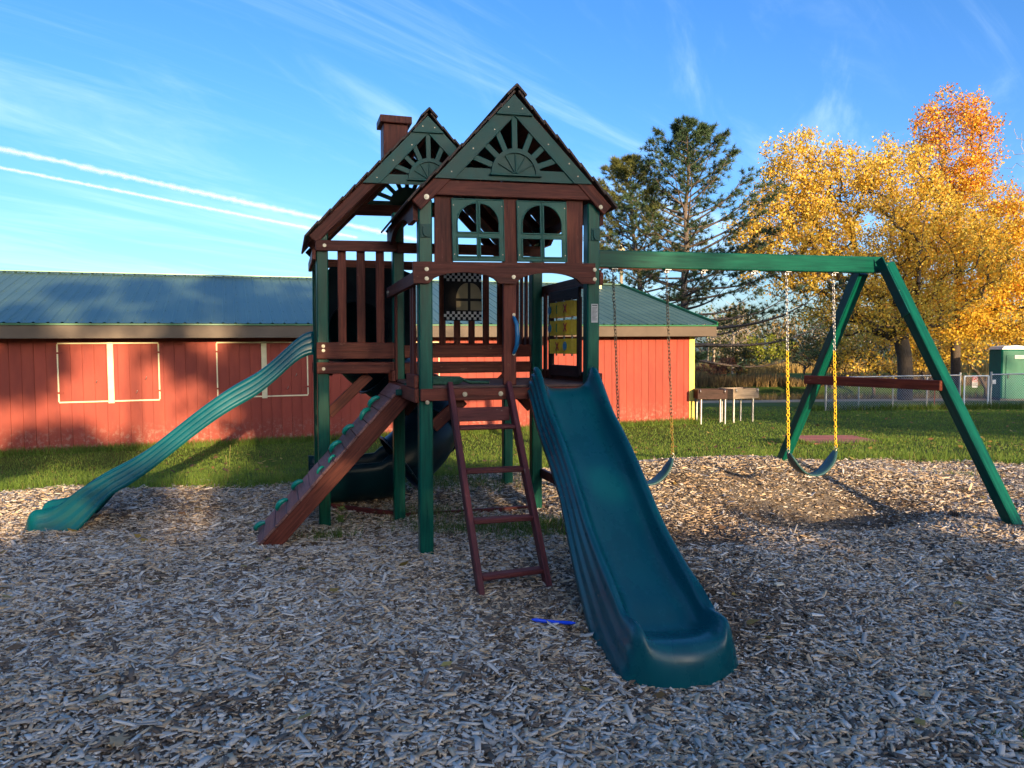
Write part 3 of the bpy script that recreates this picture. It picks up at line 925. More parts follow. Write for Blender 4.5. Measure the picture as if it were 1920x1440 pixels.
# --- shaded cafe panel at the back: chequers above and below an arched window
pn = MB()
pw_, ph = 0.425, 0.53
pn.box(pw_, 0.014, ph, Matrix.Translation((0, 0, 0)), 0, .003)
cs_ = pw_ / 14
for band in (0, 1):
    zb_ = ph / 2 - 3.3 * cs_ if band == 0 else -ph / 2 + .01
    for i in range(14):
        for j in range(3):
            if (i + j) % 2:
                x0 = -pw_ / 2 + i * cs_; z0 = zb_ + j * cs_
                pn.add([(x0, -.0085, z0), (x0 + cs_, -.0085, z0), (x0 + cs_, -.0085, z0 + cs_), (x0, -.0085, z0 + cs_)], [[0, 1, 2, 3]], 1)
for sgn in (-1, 1):
    A = [(0.07 + sgn * .015, -.02), (0.07 + sgn * .145, -.02)]
    for i in range(9):
        a_ = math.pi / 2 * i / 8
        A.append((0.07 + sgn * (.015 + .13 * math.cos(a_)), -.02 + .17 * math.sin(a_)))
    pn.add([(x, -.0085, z) for x, z in A], [list(range(len(A))) if sgn > 0 else list(range(len(A)))[::-1]], 2)
    pn.add([(0.07 + sgn * .015, -.0085, -.15), (0.07 + sgn * .145, -.0085, -.15), (0.07 + sgn * .145, -.0085, -.05), (0.07 + sgn * .015, -.0085, -.05)], [[0, 1, 2, 3] if sgn > 0 else [3, 2, 1, 0]], 2)
pn.build('play_panel', [M_BLACK, M_WHITE, M_TAN], ps, Matrix.Translation(q(0.857, VR + .005, 2.09)))

# --- noughts and crosses panel in the right side wall
fr = MB()
gp = board('game_panel', q(UW + .02, .30, 1.985), q(UW + .02, 1.02, 1.985), 0.03, 0.10, M_DARKWOOD, ps)
board('panel_upright', Vector(gp.matrix_basis.inverted() @ Vector(q(UW + .02, .31, 1.30))), Vector(gp.matrix_basis.inverted() @ Vector(q(UW + .02, .31, 1.95))), .03, .06, M_DARKWOOD, gp, (1, 0, 0))
board('panel_upright', Vector(gp.matrix_basis.inverted() @ Vector(q(UW + .02, 1.01, 1.30))), Vector(gp.matrix_basis.inverted() @ Vector(q(UW + .02, 1.01, 1.95))), .03, .06, M_DARKWOOD, gp, (1, 0, 0))
board('panel_sill', Vector(gp.matrix_basis.inverted() @ Vector(q(UW + .02, .30, 1.335))), Vector(gp.matrix_basis.inverted() @ Vector(q(UW + .02, 1.02, 1.335))), .03, .10, M_DARKWOOD, gp)
def tic(row, colm, mark):
    m_ = MB()
    n_ = 20
    w_, h_ = 0.205, 0.132
    pts = []
    # fluted drum on a vertical rod
    ring = [(0.072 + .006 * math.cos(6 * 2 * math.pi * i / n_)) for i in range(n_)]
    for z in (-h_ / 2, h_ / 2):
        for i in range(n_):
            a_ = 2 * math.pi * i / n_
            pts.append((ring[i] * .85 * math.cos(a_), ring[i] * 1.25 * math.sin(a_), z))
    m_.add(pts, [[i, (i + 1) % n_, n_ + (i + 1) % n_, n_ + i] for i in range(n_)] + [list(range(n_))[::-1], list(range(n_, 2 * n_))], 0)
    X = -0.068
    if mark == 'x':
        for s_ in (-1, 1):
            m_.beam((X, -.035, -.035 * s_), (X, .035, .035 * s_), .014, .004, 1, .001, (1, 0, 0))
    elif mark == 'o':
        m_.tube([(X, .036 * math.cos(a_ * .5236), .036 * math.sin(a_ * .5236)) for a_ in range(12)], .005, 5, 2, False, True)
        m_.cyl((X + .002, 0, 0), (X - .003, 0, 0), .024, n=12, mi=2)
    else:
        m_.tube([(X, -.01 + .03 * math.cos(-1 + .25 * i), .042 * math.sin(-1 + .25 * i)) for i in range(9)], .005, 5, 3)
    m_.cyl((0, 0, -h_ / 2 - .02), (0, 0, h_ / 2 + .02), .008, n=6, mi=4)
    o = m_.build('game_drum', [M_YELLOW, M_TICRED, M_TICBLUE, M_TICGREEN, M_STEEL], gp)
    P = Vector(q(UW + .01, .455 + .20 * colm, 1.862 - .158 * row))
    Mi = gp.matrix_basis.inverted()
    o.matrix_basis = Mi @ Matrix.Translation(P)
for rI, rw in enumerate((('x', ')', 'o'), ('x', ')', 'o'), ('o', 'x', ')'))):
    for cI, mk in enumerate(rw):
        tic(rI, cI, mk)
# label plate and the little green caps on the posts
lp = MB().box(.058, .003, .15, None, 0, .001)
for i in range(11):
    lp.beam((-.022, -.0022, .045 - i * .010), (.022 - .012 * ((i * 7) % 3) / 2, -.0022, .045 - i * .010), .0008, .004, 1, .0002)
lp.beam((-.022, -.0022, .062), (.022, -.0022, .062), .0008, .010, 1, .0002)
lp.build('label_plate', [M_PLATE, M_INK], ps, Matrix.Translation(q(UW + .008, -.054, 1.80)))
for u in (0.0, UW + .012):
    cp = MB().box(.075, .008, .10, Matrix.Translation((0, 0, 0)), 0, .003)
    cp.prism([(-.026, .035), (.026, .035), (.022, -.022), (.010, -.040), (-.010, -.040), (-.022, -.022)], -.018, -.004, 0)
    cp.build('cap_holder', M_GABLE, ps, Matrix.Translation(q(u, -.056, 2.42)))

# --- ladder
lad = empty('ladder', (0.405, 0, 0), 0, ps)
def ladp(s_, du):
    return (du, -0.10 - 0.98 * s_, 1.235 - 1.345 * s_)
for du in (-0.232, 0.232):
    board('side_rail', ladp(-0.02, du), ladp(1.10, du), 0.040, 0.086, M_LAD, lad, (0, 0, 1), .006)
for s_, h_ in ((0.21, .03), (0.425, .034), (0.655, .034), (0.885, .034)):
    a_, b_ = Vector(ladp(s_, -.212)), Vector(ladp(s_, .212))
    dz = -0.016 if s_ > .8 else 0
    board('rung', a_ + Vector((0, 0, dz)), b_, 0.105 if s_ < .3 else .085, h_, M_LAD, lad, (0, 0, 1), .007)
a_, b_ = Vector(ladp(.145, -.212)), Vector(ladp(.145, .212))
board('kick_board', a_ + Vector((0, .05, 0)), b_ + Vector((0, .05, 0)), 0.022, 0.105, M_LAD, lad)

# --- climbing ramp
cr = empty('climbing_ramp', (0, 0, 0), 0, ps)
t0, t1 = Vector((-0.085, 0, 1.215)), Vector((-1.30, 0, -0.115))
dd = (t1 - t0).normalized(); nn = Vector((-dd.z, 0, dd.x))
if nn.z < 0: nn = -nn
for v in (0.655, 1.335):
    off_ = -nn * 0.075
    board('side_board', t0 + off_ - dd * .01 + Vector((0, v, 0)), t1 + off_ + dd * .10 + Vector((0, v, 0)), 0.036, 0.130, M_RED, cr, nn)
Lr = (t1 - t0).length
npk = 13
for i in range(npk):
    c0 = t0 + dd * (Lr * (i + .5) / npk) + nn * random.uniform(-.002, .004)
    board('plank', c0 + Vector((0, .632, 0)), c0 + Vector((0, 1.358, 0)), round(Lr / npk - .005, 3), 0.024, M_CLIMB, cr, nn, .004)
hold = MB()
hp = [(-.060, 0, .008), (-.045, .012, .028), (-.015, .020, .040), (.020, .016, .040), (.045, .004, .030), (.062, -.012, .014)]
hold.tube(hp, [.012, .020, .023, .023, .021, .013], 10)
hme = hold.mesh('climbing_hold', M_HOLD)
for fr_, v in ((.13, 1.12), (.205, 1.0), (.315, 1.14), (.415, 1.03), (.535, .78), (.68, 1.2), (.79, 1.10), (.945, 1.22), (.46, .72)):
    o = bpy.data.objects.new('climbing_hold', hme)
    x = dd; z = nn; y = z.cross(x)
    Mh = Matrix((x, y, z)).transposed().to_4x4()
    Mh.translation = t0 + dd * (Lr * fr_) + nn * .012 + Vector((0, v, 0))
    o.matrix_basis = Mh @ Matrix.Rotation(random.uniform(-.5, .5), 4, 'Z')
    if v < .9: o.scale = (.6, .6, .6)
    link(o, cr)
bkt = MB().box(.05, .05, .05, None, 0, .006)
bkt.build('ramp_bracket', M_GABLE, cr, Matrix.Translation((-.115, .615, 1.17)))

# --- wave slides
def slide(name, L, zt, zb, prof, width, mat, M, zground, endlen=0.16, skirt_from=.62):
    """swept scoop: local +X runs down the slide, Y across, Z up"""
    half = [(0, 0), (.05, .0005), (.10, .003), (.14, .012), (.165, .028), (.182, .052), (.194, .084), (.203, .118), (.210, .138), (.220, .149), (.234, .153), (.247, .148), (.254, .136), (.256, .118), (.257, .104), (.270, .099), (.274, .092), (.275, .060), (.276, .054), (.289, .049), (.293, .042), (.294, .006), (.295, 0.0), (.308, -.005), (.312, -.012), (.313, -.05)]
    sc = width / .62
    ns = 80
    vs, fs = [], []
    rows = []
    for i in range(ns + 1):
        t_ = i / ns
        rows.append((t_ * L, t_, 0.0))
    for k_ in range(1, 11):
        rows.append((L + endlen * math.sin(k_ / 10 * math.pi / 2) ** .55, 1.0, k_ / 10))
    def zbed(t_):
        return float(np.interp(t_, prof[0], prof[1]))
    tt = np.linspace(0, 1, 161)
    zt_ = np.array([zbed(x) for x in tt])
    ker = np.exp(-np.linspace(-2, 2, 25) ** 2); ker /= ker.sum()
    zs_ = np.convolve(np.pad(zt_, 12, 'edge'), ker, 'valid')
    for (x, t_, e) in rows:
        z0 = float(np.interp(t_, tt, zs_))
        nose = max(0.0, math.cos(e * math.pi / 2)) ** .55 if e else 1.0
        widen = 1.0 + .05 * float(smooth(.5, 1.0, t_))
        ring = []
        wallh = 1.0 + 0.12 * math.exp(-((t_ - .01) / .045) ** 2) - .40 * float(smooth(.86, 1.0, t_))
        lip = .030 * float(smooth(.93, 1.0, t_)) - .035 * math.exp(-((t_ - .90) / .05) ** 2)
        sk = max(0.0, (t_ - skirt_from) / (1 - skirt_from))
        for sgn in (-1, 1):
            pts = []
            for j, (yy, zz_) in enumerate(half):
                y_ = yy * sc * widen
                zr_ = zz_ * (wallh if zz_ > 0 else 1)
                if e:
                    y_ *= (0.86 + 0.14 * nose)
                    zr_ *= (1 - (1 - nose) * .75)
                zw = z0 + zr_ + (lip if j < 11 else 0)
                back = .12 * (abs(yy) / .31) ** 2.4 * float(smooth(.70, 1.0, t_))
                if j >= 13:          # the outer skirt reaches down to the ground near the run-out
                    low = min(zw, zground - .06)
                    f_ = sk ** 1.3 * ((j - 12) / (len(half) - 13)) ** 1.2
                    zw = zw * (1 - f_) + low * f_
                    y_ *= 1 + .07 * sk * (j - 12) / (len(half) - 13)
                if e:
                    drop = (1 - nose)
                    zw = zw * (1 - drop) + (zground - .10) * drop
                pts.append((x - back, sgn * y_, zw))
            ring.append(pts)
        full = ring[0][::-1] + ring[1][1:]
        vs.append(full)
    m_ = len(vs[0])
    flat = [p for row in vs for p in row]
    for i in range(len(vs) - 1):
        for j in range(m_ - 1):
            fs.append([i * m_ + j, (i + 1) * m_ + j, (i + 1) * m_ + j + 1, i * m_ + j + 1])
    me = bpy.data.meshes.new(name)
    me.from_pydata(flat, [], fs)
    me.materials.append(mat)
    me.polygons.foreach_set('use_smooth', [True] * len(fs))
    me.update()
    o = link(bpy.data.objects.new(name, me), ps)
    o.matrix_basis = M
    md = o.modifiers.new('shell', 'SOLIDIFY'); md.thickness = 0.010; md.offset = -1
    return o
WP = [0, .04, .08, .14, .22, .30, .38, .46, .54, .62, .70, .78, .86, .93, 1.0]
WL = [1.555, 1.545, 1.47, 1.33, 1.17, 1.07, .945, .80, .645, .49, .365, .275, .19, .10, 0.03]
Ml = Matrix.Translation((UL - .07, 1.93, 0)) @ Matrix.Rotation(math.pi, 4, 'Z')
o = slide('slide', 2.36, 1.5, 0, (WP, [z - .02 for z in WL]), .60, M_SLIDE, Ml, -0.12, .14, .74)
tag(o, 'side slide running down to the lawn side')
WR = [1.225, 1.22, 1.15, 1.03, .905, .815, .710, .59, .455, .325, .225, .145, .085, .052, .035]
pw0 = Vector((0.417, 6.13, 0)); pw1 = Vector((0.885, 3.70, 0))
rel = pw1 - pw0
mi_ = ps.matrix_basis.copy() if False else (Matrix.Translation(PO) @ Matrix.Rotation(TH, 4, 'Z'))
Mw = Matrix.Translation(pw0) @ Matrix.Rotation(math.atan2(rel.y, rel.x), 4, 'Z')
o = slide('slide', rel.length - .13, 1.25, .1, (WP, WR), .62, M_SLIDE, mi_.inverted() @ Mw, -0.13, .13, .45)
tag(o, 'front slide ending in the wood chips')

# --- spiral tube slide behind the rear tower
tb = MB()
Rr = .40; cu, cv = 0.12, 2.60
path = [Vector((cu - Rr, 2.42, 1.74)), Vector((cu - Rr, 2.52, 1.72))]
for i in range(1, 28):
    a_ = math.pi - i / 27 * math.pi * 1.5
    path.append(Vector((cu + Rr * math.cos(a_), cv + Rr * math.sin(a_) , 1.66 - 1.32 * i / 27)))
endp = path[-1]
ts = empty('tube_slide', (0, 0, 0), 0, ps)
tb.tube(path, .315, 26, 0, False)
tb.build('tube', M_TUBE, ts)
# open run-out trough
tr_ = MB()
vs, fs = [], []
nx, na = 12, 15
for i in range(nx + 1):
    f_ = i / nx
    u = endp.x - .92 * f_
    zc = endp.z + .02 - .07 * f_ + .05 * f_ ** 3
    for j in range(na):
        a_ = math.pi * (1.0 - .12 + (1.24) * j / (na - 1)) if i < 3 else math.pi * (1.0 - .06 + 1.12 * j / (na - 1))
        vs.append((u, endp.y + .345 * math.cos(a_), zc + .345 * math.sin(a_)))
for i in range(nx):
    for j in range(na - 1):
        fs.append([i * na + j, i * na + j + 1, (i + 1) * na + j + 1, (i + 1) * na + j])
tr_.add(vs, fs, 0, None, True)
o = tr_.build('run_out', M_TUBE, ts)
o.modifiers.new('shell', 'SOLIDIFY').thickness = .02
for i in (7, 14, 21, 27):
    p_, d_ = path[i + 1], (path[min(i + 2, len(path) - 1)] - path[i]).normalized()
    x = d_.orthogonal().normalized(); y = d_.cross(x)
    fl = MB().tube([p_ + (x * math.cos(a_ * math.pi / 12) + y * math.sin(a_ * math.pi / 12)) * .332 for a_ in range(24)], .017, 6, 0, False, True)
    fo = fl.build('flange', M_TUBE, ts)
    for k_ in range(10):
        a_ = k_ * 2 * math.pi / 10
        bo = bpy.data.objects.new('bolt', bolt_me); bo.location = p_ + (x * math.cos(a_) + y * math.sin(a_)) * .352; bo.scale = (.5,) * 3
        bo.rotation_euler = d_.to_track_quat('Y', 'Z').to_euler(); link(bo, fo)
# closed panel round the mouth of the tube
tp = MB()
n_ = 32
arc = [(math.cos(2 * math.pi * i / n_), math.sin(2 * math.pi * i / n_)) for i in range(n_ + 1)]
sq = []
for x, y in arc:
    k_ = min((.60 if x > 0 else .36) / max(abs(x), 1e-6), (.66 if y > 0 else .33) / max(abs(y), 1e-6)); sq.append((x * k_, y * k_))
tp.strip([(x * .30, y * .30) for x, y in arc], sq, -.012, .012, 0, None, False)
tp.build('tube_panel', plain('dark_matte_panel', (0.004, 0.008, 0.012), (0.008, 0.016, 0.02), 0.8, spec=0.08), ts, Matrix.Translation((cu - Rr, VR + .03, 1.735)))

# --- swing beam and A-frame
board('swing_beam', (1.455, .30, 2.297), (4.46, .30, 2.337), 0.104, 0.150, M_VINYL, ps, (0, 0, 1), .008)
board('beam_bracket', (1.40, .30, 2.165), (1.56, .30, 2.165), 0.12, 0.075, M_RED, ps)
nl0, nl1 = Vector((4.43, .17, 2.33)), Vector((4.87, -1.02, -.22))
fl0, fl1 = Vector((4.37, .43, 2.28)), Vector((4.39, 1.83, -.05))
board('frame_leg', nl0, nl1, 0.104, 0.104, M_VINYL, ps, (0, -1, .3), .008)
board('frame_leg', fl0, fl1, 0.104, 0.104, M_VINYL, ps, (0, -1, .3), .008)
ca = nl0.lerp(nl1, .44); cb = fl0.lerp(fl1, .46)
board('cross_bar', ca + (ca - cb).normalized() * .02 + Vector((-.07, 0, 0)), cb + (cb - ca).normalized() * .08 + Vector((-.07, 0, 0)), 0.036, 0.092, M_RED, ps)
for (l0, l1) in ((nl0, nl1), (fl0, fl1)):
    a_, b_ = l0.lerp(l1, -.02) + Vector((-.058, 0, 0)), l0.lerp(l1, .19) + Vector((-.058, 0, 0))
    po = board('leg_plate', a_, b_, 0.012, 0.10, M_GABLE, ps, (0, -1, .3))
    for k_ in (.3, .75):
        p_ = a_.lerp(b_, k_); bolt(p_.x - .008, p_.y, p_.z, R(-90), .9)
HG = (1.691, 2.199, 2.558, 3.071, 3.428, 3.943)
hgm = MB().box(.062, .07, .010, Matrix.Translation((0, 0, -.005)), 0, .003).cyl((-.016, 0, -.005), (-.016, 0, -.03), .010, n=8).cyl((.016, 0, -.005), (.016, 0, -.03), .010, n=8).cyl((-.018, 0, -.026), (.018, 0, -.026), .008, n=8)
hgm.tube([(0, 0, -.03), (0, .012, -.045), (0, .010, -.065), (0, -.006, -.07), (0, -.012, -.055)], .005, 6)
hgme = hgm.mesh('swing_hanger', M_STEEL)
for u in HG:
    o = bpy.data.objects.new('swing_hanger', hgme)
    o.location = (u, .30, 2.222 + .0133 * (u - 1.455)); link(o, ps)

# ------------------------------------------------------------------ swings (they hang from the beam)
def link_mesh(mb, p, d, spin, L, wd, r_, mi):
    """one oval chain link centred at p, long axis d"""
    d = d.normalized()
    x = d.orthogonal().normalized()
    x = Quaternion(d, spin) @ x
    pts = []
    for i in range(10):
        a_ = 2 * math.pi * i / 10
        pts.append(p + d * (L / 2 * math.cos(a_)) * (1.0) + x * (wd / 2 * math.sin(a_)))
    mb.tube(pts, r_, 4, mi, False, True)
def chain(sw, a_, b_, yellow_from, mats, sag=0.0):
    a_, b_ = Vector(a_), Vector(b_)
    d = b_ - a_
    pitch = .030
    n_ = int(d.length / pitch)
    mb = MB()
    for i in range(n_):
        f_ = (i + .5) / n_
        p = a_ + d * f_ + Vector((random.gauss(0, .0012), random.gauss(0, .0012), 0))
        yl = f_ > yellow_from
        link_mesh(mb, p, d, (math.pi / 2) * (i % 2) + .5 + random.gauss(0, .15), .042, .026 if yl else .024, .0042 if yl else .0034, 1 if yl else 0)
    o = mb.build('chain', mats, sw)
    tag(o, kind='stuff')
    return o
def swing(name, ua, ub, ba, bb, zs, ysplit, mats, label, tilt=0.0):
    base = empty(name, pw((ba + bb) / 2, .30, zs), TH)
    tag(base, label, 'swing', 'belt swings hanging from the green beam')
    c0 = (ba + bb) / 2
    zt = 2.152 + .0133 * (ua - 1.455)
    def l(u, v, z): return Vector((u - c0, v, z - zs))
    ends = []
    for (ut, ub_, zadd) in ((ua, ba, 0), (ub, bb, tilt)):
        top = l(ut, 0, zt); bot = l(ub_, 0, .60 + zadd)
        chain(base, top, bot, ysplit, mats)
        MB().tube([bot + Vector((0, 0, .01)), bot + Vector((.016, 0, -.012)), bot + Vector((0, 0, -.045)), bot + Vector((-.016, 0, -.012))], .004, 5, 0, False, True).build('ring', M_STEEL, base)
        ends.append(bot + Vector((0, 0, -.04)))
    # belt: catenary-like strap
    vs, fs = [], []
    n_ = 18
    p0, p1 = ends
    for i in range(n_ + 1):
        f_ = i / n_
        s_ = 2 * f_ - 1
        x = p0.x + (p1.x - p0.x) * (.5 + .5 * (s_ * (1.10 - .10 * s_ * s_)))
        z = p0.z + (p1.z - p0.z) * f_ - .22 * (1 - abs(s_) ** 2.1)
        w_ = .070 * (1 - .62 * max(0, (abs(s_) - .72) / .28) ** 1.5)
        for yy in (-w_, -w_ * .4, w_ * .4, w_):
            vs.append((x, yy, z))
    for i in range(n_):
        for j in range(3):
            fs.append([i * 4 + j, i * 4 + j + 1, (i + 1) * 4 + j + 1, (i + 1) * 4 + j])
    m_ = MB().add(vs, fs, 0, None, True)
    o = m_.build('seat', M_SEAT, base)
    o.modifiers.new('shell', 'SOLIDIFY').thickness = .012
    return base
swing('belt_swing', HG[0], HG[1], HG[0] + .07, HG[1] + .075, .27, .78, [M_CHAIN, plain('shaded_yellow_coating', (0.16, 0.11, 0.02), (0.30, 0.20, 0.03), 0.5, 50)], 'belt swing on bare chains toned dark for shade, half hidden behind the front slide')  # steel and yellow coating here carry shade in their colour
swing('belt_swing', HG[4], HG[5], HG[4] + .05, HG[5] + .062, .26, .42, [M_STEEL, M_YELLOW], 'belt swing with yellow coated lower chains beside the frame legs')

# rope left lying on the deck and the rope looped on the rail
rp = []
for i in range(60):
    a_ = i * .42
    rp.append((.16 + .13 * math.cos(a_) * (1 + .25 * math.sin(i * .9)), .14 + .07 * math.sin(a_), .022 + .012 * (i // 15)))
o = MB().tube([(x, y, z) for x, y, z in rp] + [(.40, .20, .02), (.55, .16, .02)], .014, 6).build('rope', M_ROPE, None, Matrix.Translation(pw(0, 0, 1.245)) @ Matrix.Rotation(TH, 4, 'Z'))
tag(o, 'coiled dark green rope lying on the front deck', 'rope')
o = MB().tube([(0, 0, 0), (.015, .02, -.10), (.03, .05, -.25), (.06, .1, -.38), (.05, .12, -.55), (.04, .10, -.79), (.02, .02, -.80), (-.05, -.05, -.80)], .010, 6).build('rope', M_ROPE, None, Matrix.Translation(pw(-.045, .42, 2.05)) @ Matrix.Rotation(TH, 4, 'Z'))
tag(o, 'thin dark rope hanging from the side rail of the front tower', 'rope')

# ------------------------------------------------------------------ the red shed
sh = empty('red_shed', (-9.435, 14.1, -0.404))
sh.rotation_euler = (0, -0.0087, math.atan2(.343, .939))
tag(sh, 'long low red board shed with a green metal roof behind the playset', 'shed')
SL0, SL1, DEP = -3.4, 14.88, 9.2
HW = 2.12
wb = MB().prism([(-.099, -.35), (-.093, -.35), (.093, -.35), (.099, -.35), (.099, HW), (-.099, HW)], 0, .02)
wbme = None
def wallboard(s_):
    global wbme
    if wbme is None:
        m_ = MB()
        # face, with its two edges rebated back
        pr = [(-.1000, .012), (-.094, .012), (-.092, 0), (.092, 0), (.094, .012), (.1000, .012)]
        vs = [(x, y, -.4) for x, y in pr] + [(x, y, HW + .3) for x, y in pr]
        m_.add(vs, [[i, i + 1, 7 + i, 6 + i] for i in range(5)])
        wbme = m_.mesh('wall_board', M_PAINT)
    o = bpy.data.objects.new('wall_board', wbme)
    o.location = (s_, 0, 0)
    return link(o, sh)
nb_ = int((SL1 - SL0) / .2)
for i in range(nb_):
    wallboard(SL0 + .1 + .2 * i)
back = MB()
back.box(SL1 - SL0 - .1, .1, HW + .7, Matrix.Translation(((SL0 + SL1) / 2, .08, HW / 2 - .05)))
back.box(.1, DEP - .2, HW + .7, Matrix.Translation((SL1 - .06, DEP / 2, HW / 2 - .05)))
back.box(.1, DEP - .2, HW + .7, Matrix.Translation((SL0 + .06, DEP / 2, HW / 2 - .05)))
back.box(SL1 - SL0, .1, HW + .7, Matrix.Translation(((SL0 + SL1) / 2, DEP - .05, HW / 2 - .05)))
back.prism([(.1, 0), (DEP - .1, 0), (DEP / 2, 1.35)], 0, .06, 0, Matrix.Translation((SL1 - .04, 0, HW + .2)) @ Matrix.Rotation(R(90), 4, 'Z'))
tag(back.build('wall_core', M_PAINT, sh), None)
# corner trim
MB().box(.155, .03, HW + .3, Matrix.Translation((SL1 - .06, -.016, HW / 2 - .05))).build('corner_trim', M_YTRIM, sh)
# shutters: two leaves framed by a thin cream strip, with a broad strip between
for (s0, s1, z0, z1) in ((.985, 2.715, .925, 2.035), (3.775, 5.53, .935, 2.035), (6.62, 8.345, .975, 2.02)):
    w_ = MB()
    t_ = .026
    w_.box(s1 - s0, .012, t_, Matrix.Translation(((s0 + s1) / 2, -.006, z0)))
    w_.box(s1 - s0, .012, t_, Matrix.Translation(((s0 + s1) / 2, -.006, z1)))
    w_.box(t_, .012, z1 - z0 - t_, Matrix.Translation((s0, -.006, (z0 + z1) / 2)))
    w_.box(t_, .012, z1 - z0 - t_, Matrix.Translation((s1, -.006, (z0 + z1) / 2)))
    so = w_.build('shutter_trim', M_CREAM, sh)
    MB().box(.105, .018, z1 - z0 + .06, Matrix.Translation(((s0 + s1) / 2 + .02, -.011, (z0 + z1) / 2 - .01))).build('center_strip', M_CREAM, so)
    for (lx, lz) in ((s0 + .62, z0 + .35), (s1 - .42, z0 + .14), (s1 - .25, z0 + .40)):
        MB().tube([(lx, -.01, lz), (lx + .02, -.03, lz + .02), (lx + .03, -.03, lz + .06)], .006, 5).build('latch', M_STEEL, so)
    for hz in (z0 + .18, z1 - .18):
        for hs_ in (s0, s1):
            MB().box(.10, .008, .035, Matrix.Translation((hs_ + (.03 if hs_ == s0 else -.03), -.017, hz))).build('hinge', M_PAINT, so)
# eaves, fascia and roof
OV = .42
RZ0, RZ1, RY = HW + .27, 3.735, DEP / 2
MB().box(SL1 - SL0 + .75, .03, .245, Matrix.Translation(((SL0 + SL1) / 2 + .0, -OV, HW + .125))).build('fascia', M_FASCIA, sh)
MB().box(SL1 - SL0 + .70, OV, .02, Matrix.Translation(((SL0 + SL1) / 2, -OV / 2 - .0, HW + .02))).build('soffit', M_FASCIA, sh)
MB().box(SL1 - SL0 + .80, .05, .035, Matrix.Translation(((SL0 + SL1) / 2, -OV - .02, HW + .262))).build('drip_edge', M_DRIP, sh)
dirS = Vector((0, RY + OV + .03, RZ1 - RZ0)); LS = dirS.length; dirS.normalize()
nS = Vector((0, -dirS.z, dirS.y))
PWD = .916
rp_ = MB()
xsr = []
for k_ in range(4):
    c0 = -PWD / 2 + PWD * (k_ + .5) / 4
    xsr += [(c0 - .030, 0), (c0 - .012, .020), (c0 + .012, .020), (c0 + .030, 0)]
    xsr += [(c0 + .085, 0), (c0 + .09, .004), (c0 + .10, .004), (c0 + .105, 0)] if k_ < 4 else []
xsr = [(-PWD / 2, 0)] + [p for p in xsr if abs(p[0]) < PWD / 2] + [(PWD / 2, 0)]
vs = [(x, 0, z) for x, z in xsr] + [(x, LS, z) for x, z in xsr]
m_ = len(xsr)
rp_.add(vs, [[i, i + 1, m_ + i + 1, m_ + i] for i in range(m_ - 1)])
for k_ in range(4):
    for d_ in (.25, 1.1, 2.0, 2.9, 3.8, 4.7):
        c0 = -PWD / 2 + PWD * (k_ + .5) / 4 + .05
        rp_.box(.016, .016, .010, Matrix.Translation((c0, d_, .004)))
rpme = rp_.mesh('roof_panel', M_METALROOF)
npan = 21
SR1 = SL1 + .37
for side in (0, 1):
    for i in range(npan):
        o = bpy.data.objects.new('roof_panel', rpme)
        yv = dirS if side == 0 else Vector((0, -dirS.y, dirS.z))
        xv = Vector((1, 0, 0)) if side == 0 else Vector((-1, 0, 0))
        zv = xv.cross(yv)
        Mx = Matrix((xv, yv, zv)).transposed().to_4x4()
        Mx.translation = (SR1 - PWD * (i + .5), -OV - .045 if side == 0 else DEP + OV + .045, RZ0 + .015)
        o.matrix_basis = Mx
        link(o, sh)
MB().box(SL1 - SL0 + 1.4, .22, .03, Matrix.Translation(((SL0 + SL1) / 2 - .35, RY, RZ1 + .045))).build('ridge_cap', M_METALROOF, sh)
for sd in (0, 1):
    a_ = Vector((SR1 + .01, -OV - .04 if sd == 0 else DEP + OV + .04, RZ0 + .03)); b_ = Vector((SR1 + .01, RY, RZ1 + .05))
    board('rake_trim', a_, b_, .05, .10, M_DRIP, sh)
MB().cyl((14.3, 4.0, 3.4), (14.3, 4.0, 4.12), .045, n=10).build('vent_pipe', M_CREAM, sh)

# bin standing behind the shed corner
p = atY(1300, 775, 24.0)
bn = MB()
bn.cyl((0, 0, 0), (0, 0, .75), .27, .30, 16).cyl((0, 0, .75), (0, 0, .80), .315, .315, 16).cyl((0, 0, .80), (0, 0, .86), .31, .18, 16)
o = bn.build('trash_bin', M_RUBBER, None, Matrix.Translation((p.x - .18, 24.0, float(ground(p.x, 24.0)))))
tag(o, 'black round trash bin behind the corner of the shed', 'bin')

